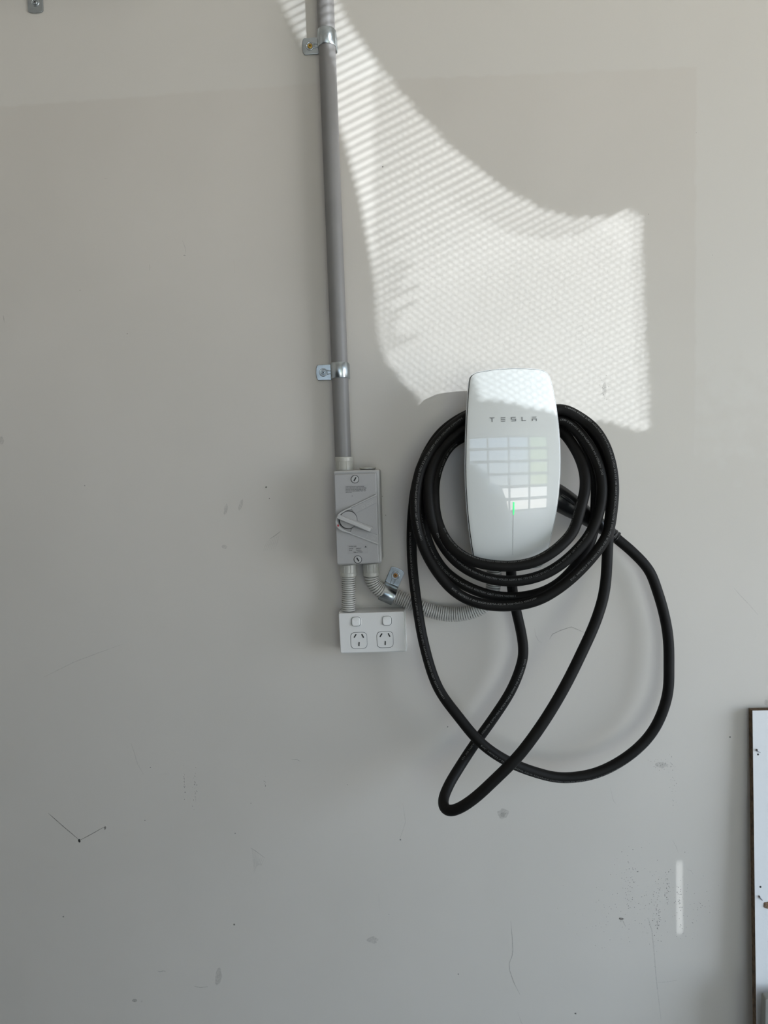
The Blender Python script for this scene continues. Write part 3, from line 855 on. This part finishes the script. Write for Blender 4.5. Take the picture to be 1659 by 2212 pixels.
# ------------------------------------------------------------------ wall charger
D_F = 0.104
chg = thing('wall_charger', 'white glass fronted electric car wall charger inside the black cable coil', 'charger', W(1107, 1012, 0))
OUT_R = [(1108, 795.2), (1140, 795.4), (1160, 796.4), (1170, 797.6), (1178, 800), (1184, 804), (1188.5, 810), (1192, 821), (1195.5, 838), (1201.5, 875), (1206, 915), (1208.6, 954), (1209.4, 990), (1208.6, 1025),
         (1205.6, 1068), (1201, 1105), (1194, 1143), (1187, 1180), (1183.5, 1200), (1181, 1212), (1177.5, 1219.5), (1172, 1225), (1163, 1228.5), (1140, 1230.5), (1105, 1231)]
OUT_L = [(1105, 1231), (1070, 1231), (1044, 1229.5), (1036, 1226.5), (1030.5, 1221.5), (1027, 1214), (1024.5, 1202), (1020.5, 1180), (1015, 1142), (1010.4, 1100), (1007.2, 1050), (1006.4, 1005), (1007.4, 950), (1009.6, 900), (1012, 866),
         (1015.6, 824), (1018, 814), (1022.5, 808.2), (1030, 804.4), (1043, 801.6), (1065, 798.2), (1085, 796.2), (1108, 795.2)]
outline_px = OUT_R + OUT_L[1:-1]
def dense(poly, m=4):
    P = [Vector((x, y_, 0)) for x, y_ in poly]
    P = P + [P[0]]
    out = []
    n = len(P) - 1
    for i in range(n):
        p0, p1, p2, p3 = P[(i - 1) % n], P[i], P[(i + 1) % n], P[(i + 2) % n]
        L = (p2 - p1).length
        k = max(1, int(L / 6))
        for q in range(k):
            t = q / k
            out.append(0.5 * ((2 * p1) + (p2 - p0) * t + (2 * p0 - 5 * p1 + 4 * p2 - p3) * t * t + (3 * p1 - p0 - 3 * p2 + p3) * t ** 3) if L < 16 else p1.lerp(p2, t))
    return [(p.x, p.y) for p in out]
ol_face = ccw([XZ(x, y_, D_F) for x, y_ in dense(outline_px)])
cxm = sum(p[0] for p in ol_face) / len(ol_face); czm = (max(p[1] for p in ol_face) + min(p[1] for p in ol_face)) / 2
zt, zb_ = max(p[1] for p in ol_face), min(p[1] for p in ol_face)
def bulge(x, z):
    u = (x - cxm) / 0.078; v = (z - czm) / 0.17
    return 0.0060 * (1 - u * u) + 0.0215 * (1 - v * v) - 0.0175
def domed(poly, d_back, d_front, edge, n_in=14):
    """outline with a rounded edge and a crowned front"""
    n = len(poly); rings = [(poly, d_back, False)]
    for k in range(4):
        a_ = k / 3 * math.pi / 2
        rings.append((inset(poly, edge * (1 - math.cos(a_))) if k else poly, d_front - edge + edge * math.sin(a_), True))
    last = rings[-1][0]
    for k in range(1, n_in):
        s = 1 - k / n_in
        rings.append(([(cxm + (x - cxm) * s, czm + (z - czm) * s) for x, z in last], d_front, True))
    v, f = [], []
    for r, d, cr in rings:
        v += [(x, -(d + (bulge(x, z) if cr else 0)), z) for x, z in r]
    for k in range(len(rings) - 1):
        for i in range(n):
            j = (i + 1) % n
            f.append((k * n + i, k * n + j, (k + 1) * n + j, (k + 1) * n + i))
    c = len(v); v.append((cxm, -(d_front + bulge(cxm, czm)), czm))
    k = (len(rings) - 1) * n
    for i in range(n): f.append((k + i, k + (i + 1) % n, c))
    return v, f
face = MB().add(*domed(ol_face, D_F - 0.026, D_F, 0.0009)).build('glass_front', M['glass'], chg, 50)
gasket = inset(ol_face, 0.0001)
def loop_strip(poly, off_out, d0, d1):
    o_ = inset(poly, -off_out); n = len(poly); v, f = [], []
    for pl_, d in ((poly, d0), (o_, d0), (o_, d1), (poly, d1)):
        v += [(x, -(d + bulge(x, z)), z) for x, z in pl_]
    for q in range(4):
        for i in range(n):
            j = (i + 1) % n
            f.append((q * n + i, q * n + j, ((q + 1) % 4) * n + j, ((q + 1) % 4) * n + i))
    return v, f
MB().add(*loop_strip(inset(ol_face, 0.0006), 0.0014, D_F - 0.010, D_F - 0.0035)).build('shadow_gap', M['dark'], chg, 40)
MB().add(*loop_strip(inset(ol_face, 0.0006), 0.0024, D_F - 0.022, D_F - 0.0055)).build('outer_trim', M['rim'], chg, 40)
back = [(cxm + (x - cxm) * 0.97, czm + (z - czm) * 0.985) for x, z in ol_face]
MB().add(*plate(back, 0.0735, D_F - 0.025, 0)).build('rear_shell', M['shell'], chg, 40)
core_px = [(1062, 985), (1150, 985), (1168, 1060), (1160, 1190), (1140, 1216), (1072, 1216), (1052, 1190), (1044, 1060)]
MB().add(*plate(rounded(px_poly(core_px, 0.05), 0.02), 0.0, 0.075, 0)).build('mounting_core', M['shell'], chg, 40)
# letters of the mark, light strip and seam lie on the crowned glass
def on_face(px, py, lift):
    p = W(px, py, D_F)
    return (p.x, -(D_F + bulge(p.x, p.z) + lift), p.z)
def face_poly(mb, pts, lift=0.0005):
    pts = ccw([(x, -y_) for x, y_ in pts]); pts = [(x, -y_) for x, y_ in pts]
    n = len(pts)
    v = [on_face(x, y_, 0.0) for x, y_ in pts] + [on_face(x, y_, lift) for x, y_ in pts]
    f = [tuple(range(n, 2 * n)), tuple(range(n))[::-1]] + [(i, (i + 1) % n, n + (i + 1) % n, n + i) for i in range(n)]
    mb.add(v, f)
def letter(name, ox, oy, polys):
    mb = MB()
    for pg in polys: face_poly(mb, [(ox + x, oy + y_) for x, y_ in pg])
    mb.build(name, M['grey_ink'], chg, 0)
T1 = 1.9
letter('letter_t', 1056.6, 902.2, [[(0, 0), (11.6, -0.2), (10.2, T1 - 0.3), (1.6, T1 - 0.1)], [(4.9, 1.7), (6.8, 1.7), (6.9, 9.6), (5.0, 9.6)]])
letter('letter_e', 1080.6, 901.6, [[(0, 0.4), (11, 0), (9.6, 1.8), (1.6, 2.0)], [(0, 4.0), (11, 3.6), (9.6, 5.4), (1.6, 5.6)], [(0, 7.8), (11, 7.4), (9.6, 9.2), (1.6, 9.4)]])
letter('letter_s', 1103.2, 901.2, [[(0, 0.2), (10.8, -0.4), (9.4, 1.4), (0, 1.9)], [(0, 1.8), (1.8, 1.8), (1.8, 4.0), (0, 4.0)], [(0, 3.9), (10.8, 3.5), (10.8, 5.2), (0, 5.6)], [(9.0, 5.1), (10.8, 5.1), (10.8, 7.8), (9.0, 7.8)], [(0.2, 9.5), (1.6, 7.9), (10.8, 7.5), (10.8, 9.2)]])
letter('letter_l', 1126.0, 900.8, [[(0, 0), (1.9, 0), (1.9, 7.4), (0, 7.4)], [(0, 7.3), (10.0, 6.9), (8.6, 8.8), (0, 9.2)]])
letter('letter_a', 1148.4, 900.2, [[(0, 0.4), (10.4, 0), (9.0, 1.8), (1.4, 2.0)], [(0, 4.2), (10.4, 3.8), (10.4, 5.6), (0, 6.0)], [(0, 5.9), (1.8, 5.9), (1.8, 9.6), (0, 9.6)], [(8.6, 5.5), (10.4, 5.5), (10.4, 9.4), (8.6, 9.4)]])
mb = MB(); face_poly(mb, [(1106.9, 1084), (1109.9, 1084), (1109.9, 1104), (1108.9, 1112), (1107.6, 1112), (1106.9, 1104)], 0.0006)
mb.build('status_light', M['led'], chg, 0)
mb = MB()
for k in range(11):
    ya, yb2 = 1112 + k * 8, 1120 + k * 8
    face_poly(mb, [(1107.7, ya), (1108.5, ya), (1108.3, yb2), (1107.5, yb2)], 0.0003)
mb.build('centre_seam', M['seam_light'], chg, 0)

# ------------------------------------------------------------------ charging cable, wound around the charger
def C(*pts): return [W(*p) for p in pts]
tail = [(1318, 1151, .034), (1334, 1165, .034), (1366, 1192, .034), (1402, 1232, .034), (1421, 1280, .034), (1434, 1325, .034), (1443, 1375, .034), (1445, 1430, .036), (1441, 1504, .040), (1413, 1575, .046), (1364.5, 1627.5, .054),
        (1290, 1669, .064), (1215, 1680, .074), (1159, 1669, .082), (1092, 1642, .090), (1039, 1605, .092), (991, 1549, .085), (946, 1485, .072), (916, 1392, .056), (898, 1285, .042), (891, 1220, .034), (889, 1160, .028),
        (892, 1100, .022), (901, 1040, .018), (920, 985, .016), (950, 938, .016), (992, 905, .016), (1050, 882, .016), (1107, 874, .016), (1165, 884, .018)]
strand_c = [(1212, 908, .028), (1245, 931, .040), (1267, 965, .050), (1281, 1000, .056), (1287, 1040, .060), (1287, 1090, .062), (1284, 1130, .064), (1276, 1168, .066), (1258, 1202, .068), (1235, 1233, .070), (1207, 1260, .072), (1177, 1277, .074),
            (1143, 1287, .075), (1107, 1290.5, .076), (1063, 1286.5, .076), (1029, 1276, .076), (994, 1259, .075), (960, 1233, .073), (935, 1196, .070), (922, 1164, .066), (913, 1129, .062), (909, 1090, .056), (911, 1050, .050), (921, 1010, .042), (941, 969, .036), (968, 938, .034), (1010, 916, .034), (1060, 905, .034), (1107, 901, .034), (1160, 910, .034)]
strand_a = [(1211, 930, .044), (1226, 945, .054), (1243.5, 971, .068), (1256.5, 999, .080), (1264, 1031, .090), (1263, 1063, .098), (1252, 1104, .106), (1239, 1146, .112), (1216, 1174, .118), (1189, 1196, .122), (1154, 1214, .124), (1106, 1223, .124),
            (1063, 1221, .123), (1024, 1213, .120), (990, 1195, .114), (965, 1169, .104), (950, 1141, .095), (941, 1110, .086), (938, 1075, .078), (938, 1050, .070), (943, 1021, .060), (957, 985, .050), (975, 960, .044), (1010, 940, .042), (1060, 930, .042), (1107, 927, .042), (1160, 925, .044)]
strand_b = [(1212, 906, .054), (1234, 918, .062), (1258, 942, .072), (1278, 972, .080), (1292, 1004, .086), (1299, 1033, .090), (1300.5, 1064, .093), (1294, 1105, .096), (1275, 1153, .100), (1246, 1189, .103), (1212, 1219, .105), (1177, 1240, .106), (1143, 1251, .107),
            (1106, 1255.5, .107), (1063, 1251.5, .106), (1029, 1240.5, .105), (994, 1220, .103), (968, 1194, .100), (945, 1157, .097), (931, 1120, .094), (926, 1080, .088), (925, 1044, .082), (931, 1013, .074), (947, 979, .064), (970, 951, .058), (1008, 925, .056), (1060, 908, .056), (1107, 900, .056), (1160, 894, .058)]
strand_d = [(1214, 884, .062), (1250, 900, .070), (1283, 925.5, .077), (1306.5, 962, .083), (1320, 1004, .087), (1325.5, 1051, .090), (1322, 1104, .092), (1314, 1149, .094), (1298, 1179, .096), (1269, 1215, .098), (1235, 1249, .100), (1200, 1276, .101), (1166, 1295, .102), (1132, 1305, .102),
            (1087, 1309.5, .102), (1040, 1304.5, .102), (1006, 1293, .101), (978, 1274.5, .100), (955, 1250, .099), (930, 1213, .097), (911, 1172, .095), (900, 1130, .092), (897, 1090, .089), (899, 1058, .085), (909, 1012, .077), (925, 981, .069), (948, 949, .062), (978, 920, .058), (1008, 900, .057), (1055, 881, .056), (1107, 872, .054), (1160, 874, .048)]
strand_e = [(1212, 890, .044), (1249, 909, .044), (1280, 935, .046), (1302, 970, .048), (1315, 1010, .050), (1321, 1055, .054), (1319, 1105, .058), (1314, 1155, .064), (1311.5, 1205, .074), (1309, 1250, .084), (1303, 1290, .094), (1286, 1344, .106), (1256, 1411, .120), (1219, 1485, .134), (1174, 1560, .146),
            (1121.5, 1631, .156), (1069, 1684, .160), (1024, 1725, .160), (992, 1746, .156), (970, 1752, .148), (958.5, 1745, .136), (957, 1729, .122), (969, 1697, .100), (994.5, 1654, .076), (1024, 1609, .058), (1062, 1556.5, .048), (1103, 1493, .042),
            (1123.5, 1444, .040), (1130.5, 1411, .040), (1127, 1373, .040), (1119, 1336, .040), (1112, 1306, .040), (1106, 1268, .040), (1104, 1238, .040), (1104, 1218, .040)]
path_pts = tail + strand_c + strand_a + strand_b + strand_d + strand_e
CAB_R = 0.0090
cab_path = smooth_path(catmull([W(*p) for p in path_pts], 0.004), 6)
cab_s = [0.0]
for i in range(1, len(cab_path)): cab_s.append(cab_s[-1] + (cab_path[i] - cab_path[i - 1]).length)
cab = thing('charging_cable', 'black charging cable coiled around the white charger with two hanging loops', 'cable', W(1107, 1300, 0))
cable = MB().add(*tube(cab_path, CAB_R, 20)).build('cable', M['rubber'], cab, 60)

def s_near(px, py, strand):
    """arc length on the cable nearest to photo pixel (px, py), searched within one strand"""
    a_, b_ = W(*strand[0]), W(*strand[-1])
    ia = min(range(len(cab_path)), key=lambda i: (cab_path[i] - a_).length)
    ib = min(range(len(cab_path)), key=lambda i: (cab_path[i] - b_).length)
    best, bi = 1e9, ia
    for i in range(ia, ib + 1):
        q = _project(cab_path[i])
        dd = (q[0] - px) ** 2 + (q[1] - py) ** 2
        if dd < best: best, bi = dd, i
    return cab_s[bi]
def at_s(s):
    lo, hi = 0, len(cab_s) - 1
    while hi - lo > 1:
        m_ = (lo + hi) // 2
        if cab_s[m_] <= s: lo = m_
        else: hi = m_
    w = (s - cab_s[lo]) / max(1e-9, cab_s[hi] - cab_s[lo])
    return cab_path[lo].lerp(cab_path[hi], min(1, max(0, w))), (cab_path[hi] - cab_path[lo]).normalized()
def cable_print(txt, start, end, phi0, phi1=None, cap=0.0031):
    """white print running against the path direction; start/end = (px, py, strand)"""
    if phi1 is None: phi1 = phi0
    sa_, sb_ = s_near(*start), s_near(*end)
    vs, fs, w = text_geo(txt)
    v = []
    for x, y_ in vs:
        u = x / w
        c, t = at_s(sa_ + (sb_ - sa_) * u)
        T = -t if sb_ < sa_ else t
        V = Vector((0.0, -1.0, 0.0)); V = (V - T * V.dot(T)).normalized()
        U = V.cross(T)
        ph = math.radians(phi0 + (phi1 - phi0) * u) + (y_ / 0.70 * cap - cap / 2) / CAB_R
        v.append(c + (V * math.cos(ph) + U * math.sin(ph)) * (CAB_R + 0.00025))
    MB().add(v, fs).build('cable_print', M['print'], cable, 0)
FULL = 'EVC  H07BZ5-F EN 50620 KEMA-KEUR 5G6+5x0.5 450/750V VOLEX 62893 IEC 123 CE CQC EV-EYU 5x6+5x0.5 450/750V GB/T 33594 V059811'
cable_print('EVC  H07BZ5-F EN 50620 KEMA-KEUR 5G6+5x0.5 450/750V', (978, 1268, strand_d), (1160, 1297, strand_d), 15, 40)
cable_print(FULL, (1228, 1252, strand_d), (1222, 887, strand_d), 5, -28)
cable_print('5G6+5x0.5 450/750V VOLEX 62893 IEC 123 CE CQC EV-EYU 5x6+5x0.5 450/750V GB/T 33594 V059811', (1000, 908, strand_d), (909, 1168, strand_d), -10, 10)
cable_print('5x0.5 450/750V VOLEX 62893 IEC 123 CE CQC EV-EYU 5x6+5x0.5 450/750V GB/T 33594 V059811', (909, 1112, strand_c), (1113, 1290, strand_c), -5, 25)
cable_print(FULL, (944, 1150, strand_b), (1272, 1150, strand_b), 10, 40)
cable_print('EVC  H07BZ5-F EN 50620 KEMA-KEUR 5G6+5x0.5 450/7', (1292, 1030, strand_b), (1210, 905, strand_b), -5, 0)
cable_print(FULL, (950, 1146, strand_a), (1262, 1085, strand_a), 45, 72)
cable_print('450/750V GB/T 33594 V059811', (984, 952, strand_a), (938, 1030, strand_a), 35, 40)
cable_print('EN 50620 KEMA-KEUR 5G6+5x0.5 450/750V VOLEX 62893 IEC 123 CE CQC EV-EYU 5x6+5x0.5 450/750V GB/T 33594 V059811', (889, 1150, tail), (958, 1508, tail), -15, 5)
cable_print(FULL, (1040, 1606, tail), (1425, 1548, tail), -5, -50)
cable_print('EVC  H07BZ5-F EN 50620 KEMA-KEUR 5G6+5x0.5 450/750V VOLEX 62893 IEC 123', (1131, 1420, strand_e), (1000, 1645, strand_e), 25, -35)

# plug handle resting in the holster at the charger's side
hp = [(1150, 1052, .040), (1180, 1062, .040), (1206, 1076, .038), (1235, 1094, .037), (1262, 1112, .036), (1287, 1129, .035), (1304, 1141, .034), (1322, 1154, .034)]
hr = [27, 28, 28, 25, 20.5, 17.5, 15.0, 13.5]
hpath = catmull([W(*p) for p in hp], 0.004)
def interp_r(q):
    px = _project(q)[0]
    for (p0, r0), (p1, r1) in zip(zip(hp, hr), zip(hp[1:], hr[1:])):
        if p0[0] <= px <= p1[0]: return (r0 + (r1 - r0) * (px - p0[0]) / (p1[0] - p0[0])) * scale_at(0.037)
    return (hr[0] if px < hp[0][0] else hr[-1]) * scale_at(0.037)
hd = MB().add(*tube(hpath, [interp_r(q) for q in hpath], 28)).build('plug_handle', M['handle'], cab, 50)
# thumb recess moulding on the handle
gp = [W(1212, 1070, 0.0585), W(1228, 1080, 0.0575), W(1240, 1090, 0.0545)]
MB().add(*tube(catmull(gp, 0.003), 0.0032, 12)).build('thumb_ridge', M['handle'], hd, 60)
# ribbed strain relief
sp = catmull([W(1296, 1135.5, .0345), W(1314, 1148.5, .034), W(1331, 1162, .034)], 0.0015)
MB().add(*tube(sp, [(0.0118 if (i // 2) % 2 else 0.0108) for i in range(len(sp))], 24)).build('strain_relief', M['handle'], cab, 30)

# ------------------------------------------------------------------ chipboard panel leaning on the wall, lower right
board = thing('leaning_board', 'white laminated chipboard panel with raw brown edge leaning in the lower right corner', 'board', W(1640, 2212, 0) * 1.0)
TH = 0.016
tl = W(1616.8, 1529, 0.004)                  # back top left corner
bl = W(1625.4, 2212, 0.027)                  # a point further down the same back edge
dn = (bl - tl).normalized()
bot = tl + dn * (tl.z / -dn.z) * 0.999
nrm = Vector((0, 1, 0)); ex_ = Vector((1, 0, 0.010)).normalized()
nrm = dn.cross(ex_).normalized()
if nrm.y > 0: nrm = -nrm
WB = 0.55
def bpt(u, v, w): return tl + ex_ * (u * WB) + (bot - tl) * v + nrm * w
def slab(w0, w1, u0=0, u1=1, v0=0, v1=1):
    q = [bpt(u0, v0, w0), bpt(u1, v0, w0), bpt(u1, v1, w0), bpt(u0, v1, w0), bpt(u0, v0, w1), bpt(u1, v0, w1), bpt(u1, v1, w1), bpt(u0, v1, w1)]
    return q, [(0, 1, 2, 3), (7, 6, 5, 4), (0, 4, 5, 1), (1, 5, 6, 2), (2, 6, 7, 3), (3, 7, 4, 0)]
MB().add(*slab(0.0004, TH - 0.0004)).build('chipboard_core', M['chip'], board, 0)
MB().add(*slab(TH - 0.0004, TH)).build('laminate_face', M['laminate'], board, 0)
MB().add(*slab(0.0, 0.0004)).build('laminate_back', M['laminate'], board, 0)
def board_at(px, py):
    """point on the front face seen at a photo pixel"""
    v = ROT @ Vector(((px - IMG_W / 2) / F, -(py - IMG_H / 2) / F, -1.0))
    p0 = bpt(0, 0, TH)
    t = (p0 - CAM).dot(nrm) / v.dot(nrm)
    return CAM + v * t
for px, py in ((1637.4, 1629.6), (1642.6, 1915.8)):
    c = board_at(px, py)
    MB().add(*tube([c - nrm * 0.002, c + nrm * 0.0003], 0.0017, 16)).build('drill_hole', M['dark'], board, 40)
for px, py, qx, qy in ((1633.6, 1619.4, 1642.4, 1625.2), (1638.8, 1935.6, 1646.8, 1944.2)):
    a, b = board_at(px, py), board_at(qx, qy)
    b2 = a.lerp(b, 0.5) + nrm * 0.010
    sc_ = MB().add(*tube([b + nrm * 0.0004, a.lerp(b, 0.5) + nrm * 0.0014, a + nrm * 0.0024], [0.0007, 0.0008, 0.0009], 10)).build('loose_screw', M['steel'], board, 50)
    MB().add(*tube([a + nrm * 0.0023, a + (a - b).normalized() * 0.0009 + nrm * 0.0030], [0.0011, 0.0020], 14)).build('screw_head', M['steel'], sc_, 40)
c = board_at(1656.5, 1955)
mb = MB()
for k in range(5):
    an = k * 1.3; o_ = ex_ * (0.003 * math.cos(an)) + dn * (0.0032 * math.sin(an))
    mb.add(*tube([c + o_ - nrm * 0.001, c + o_ + nrm * 0.0012, c + o_ + nrm * 0.0016], [0.0036, 0.0032, 0.0018], 9))
mb.build('torn_patch', M['chip_light'], board, 40)

# grey off-cut standing in front of the board, only its corner is in the picture
oc0 = W(1653.4, 2158, 0.075)
off = MB()
poly = rounded([(oc0.x, 0.002), (oc0.x + 0.30, 0.002), (oc0.x + 0.30, oc0.z), (oc0.x, oc0.z)], 0.004)
off.add(*plate(poly, 0.060, 0.075, 0.0015, 2))
tag(off.build('offcut_panel', M['offcut'], None, 35, base=(oc0.x, -0.068, 0)), 'grey off-cut panel corner standing in front of the white board', 'panel')

# ------------------------------------------------------------------ wear on the wall paint
def ribbon(name, pts, w, mat, d=0.0004):
    """thin mark on the paint along photo pixels; w in pixels"""
    P = [Vector(XZ(x, y_)) for x, y_ in pts]
    k = scale_at(0); v, f = [], []; n = len(P)
    for i in range(n):
        t = (P[min(n - 1, i + 1)] - P[max(0, i - 1)]).normalized()
        nn = Vector((-t.y, t.x)) * (w * k / 2) * (0.35 if i in (0, n - 1) else 1.0)
        v += [(P[i].x + nn.x, -d, P[i].y + nn.y), (P[i].x - nn.x, -d, P[i].y - nn.y)]
    for i in range(n - 1): f.append((2 * i, 2 * i + 1, 2 * i + 3, 2 * i + 2))
    return MB().add(v, f).build(name, mat, wall_back, 0)
def blob(name, cx, cy, rx, ry, mat, n=14, rot=0.0, d=0.0003):
    pts = []
    for k in range(n):
        a_ = 2 * math.pi * k / n; r = random.uniform(0.75, 1.12)
        x, y_ = rx * r * math.cos(a_), ry * r * math.sin(a_)
        pts.append((cx + x * math.cos(rot) - y_ * math.sin(rot), cy + x * math.sin(rot) + y_ * math.cos(rot)))
    v = [(lambda q: (q[0], -d, q[1]))(XZ(*p)) for p in pts]
    return MB().add(v, [tuple(range(n))]).build(name, mat, wall_back, 0)
MK, MM, MF = M['mark_dark'], M['mark_mid'], M['mark_faint']
ribbon('pencil_line', [(104, 1756), (120, 1770), (138, 1786), (156, 1801), (171, 1814)], 1.5, MK)
ribbon('pencil_line', [(174, 1814), (190, 1806), (208, 1796), (225, 1786)], 1.3, MK)
blob('nail_hole', 171.5, 1816, 2.6, 4.0, M['dark'])
blob('paint_chip', 227, 1788.5, 2.6, 4.2, MK)
ribbon('scuff_mark', [(606, 1148), (597, 1155), (583, 1164)], 2.2, MM)
for k in range(7):
    ribbon('scuff_mark', [(603 - k * 4, 1153 + k * 2.4), (600 - k * 4.6, 1168 + k * 2), (594 - k * 4.4, 1186 + k)], 1.0, MF)
for k in range(8):
    ribbon('scuff_mark', [(545 + k * 3.6, 1834 + k * 3), (547 + k * 2.4, 1858 + k * 1.6), (549 + k * 1.2, 1886 - k * 3)], 1.3, MF)
ribbon('scuff_mark', [(541, 1831), (552, 1838), (572, 1853)], 1.8, MM)
blob('smear', 472, 2108, 8, 20, MF, rot=0.08)
blob('smear', 291, 2161, 6, 3.2, MM); blob('smear', 306, 2163, 2, 2.4, MF)
ribbon('scuff_mark', [(419, 2130), (433, 2133), (449, 2131)], 2.0, MM)
ribbon('scuff_mark', [(340, 2097), (346, 2099), (352, 2097), (358, 2098)], 1.6, MM)
ribbon('hairline', [(94, 1463), (120, 1450), (160, 1430), (205, 1413), (266, 1391)], 1.6, MF)
ribbon('scuff_mark', [(630, 1641), (640, 1640), (650, 1645)], 1.8, MM)
ribbon('scuff_mark', [(7, 681), (8.5, 689), (9.6, 697)], 1.6, MM)
ribbon('scuff_mark', [(322, 570), (324, 578), (323, 586)], 1.4, MF)
ribbon('scuff_mark', [(394, 520), (400, 535), (402, 548)], 1.6, MF); blob('paint_chip', 399, 552, 2.6, 1.5, MM)
ribbon('scuff_mark', [(505, 560), (507, 590)], 1.2, MF); ribbon('scuff_mark', [(226, 386), (232, 385.5)], 1.2, MM)
ribbon('scuff_mark', [(283, 1605), (290, 1625), (297, 1650), (310, 1672)], 1.6, MF)
ribbon('scuff_mark', [(342, 1672), (366, 1671)], 1.2, MF)
for x, y_, r in ((173, 627, 1.2), (183, 1049, 1.2), (275, 721, 1.0), (325, 1658, 1.4), (313, 1772, 1.3), (137, 1980, 1.8), (506, 1997, 2.0), (508, 1800, 1.6), (826.6, 360.4, 1.8), (575, 1052, 2.0), (582, 1077, 1.3), (542, 1735, 1.2),
                 (834, 596, 0.8), (1504, 287, 0.9), (1401, 463, 0.8), (1539, 551, 0.8), (826, 1072, 1.2), (833, 1113, 1.2), (1577, 1592, 2.0), (967, 1570, 1.4), (865, 1814, 1.8), (990, 2104, 1.8), (1243, 2189, 2.4), (750, 1695, 1.0), (840, 1975, 1.2)):
    blob('paint_chip', x, y_, r, r * random.uniform(0.7, 1.1), MK, 8)
ribbon('hairline', [(1103, 1988), (1106, 2020), (1108, 2052), (1106, 2066), (1100, 2080), (1101, 2096), (1110, 2122), (1124, 2150)], 1.4, MM)
ribbon('hairline', [(1118, 2186), (1126, 2208), (1138, 2230)], 1.3, MF)
ribbon('hairline', [(1154, 1356), (1157, 1372), (1163, 1384), (1171, 1389)], 1.5, MF)
ribbon('hairline', [(1187, 1381), (1193, 1370), (1210, 1362), (1234, 1354), (1248, 1360), (1266, 1368)], 1.5, MM)
ribbon('hairline', [(1318, 1701), (1325, 1730), (1332, 1738)], 1.2, MF)
ribbon('hairline', [(1400, 1982), (1408, 2010), (1413, 2060), (1418, 2120), (1428, 2205)], 2.2, MF)
ribbon('hairline', [(1418, 2122), (1440, 2121), (1463, 2117)], 1.6, MF)
ribbon('hairline', [(1453, 1815), (1461, 1830), (1465, 1842)], 1.4, MF)
ribbon('hairline', [(1484, 1878), (1492, 1880), (1497, 1888)], 1.6, MF)
ribbon('hairline', [(1585, 1270), (1597, 1284), (1620, 1308), (1637, 1328)], 1.4, MF)
ribbon('hairline', [(870, 1735), (876, 1775), (868, 1800), (863, 1814)], 1.2, MF)
ribbon('hairline', [(818, 1930), (819, 1966)], 1.4, MF)
blob('smear', 1087, 1758, 13, 12, MF); blob('smear', 1087, 1759, 6, 6, MF)
blob('smear', 1342, 1984.5, 6.0, 2.6, MK, rot=0.2); ribbon('scuff_mark', [(1343, 1985), (1347, 1992), (1351, 2001)], 1.4, MM)
blob('smear', 1428, 1652, 15, 7, MF); blob('smear', 1306, 842, 5, 16, MF); blob('smear', 1655, 1517, 4, 7, MF)
blob('smear', 520, 1090, 4, 13, MF, rot=0.3); blob('smear', 488, 1100, 4, 13, MF, rot=0.2); blob('smear', 485, 1181, 6, 5, MF)
blob('smear', 3, 952, 6, 10, MF); blob('smear', 805, 2030, 12, 8, MF)
# spatter of fine dirt specks, far too many and too small to count
sp_v, sp_f = [], []
def specks(n, cx, cy, sx, sy, r0=0.5, r1=1.1):
    for _ in range(n):
        x, y_ = random.gauss(cx, sx), random.gauss(cy, sy); r = random.uniform(r0, r1)
        k = len(sp_v)
        for q in range(5):
            a_ = 2 * math.pi * q / 5
            p = XZ(x + r * math.cos(a_), y_ + r * math.sin(a_)); sp_v.append((p[0], -0.0003, p[1]))
        sp_f.append(tuple(range(k, k + 5)))
specks(55, 1358, 1905, 10, 40); specks(60, 1422, 1975, 5, 34); specks(32, 1441, 1905, 3, 28); specks(45, 1469, 1945, 5, 40); specks(30, 1453, 1690, 4, 30, 0.4, 0.9)
specks(110, 1390, 1960, 60, 50, 0.4, 0.9); specks(30, 1505, 1955, 18, 40, 0.4, 0.9); specks(30, 1428, 1652, 13, 6, 0.4, 0.8); specks(25, 1280, 1990, 40, 40, 0.4, 0.8)
specks(22, 398, 1690, 1.5, 16, 0.5, 1.0); specks(26, 421, 1695, 2.5, 20, 0.5, 1.0); specks(12, 572, 1688, 1.5, 10, 0.5, 0.9); specks(18, 1306, 840, 5, 14, 0.4, 0.9)
sp = MB().add(sp_v, sp_f).build('dirt_specks', MK, wall_back, 0)
sp['kind'] = 'stuff'
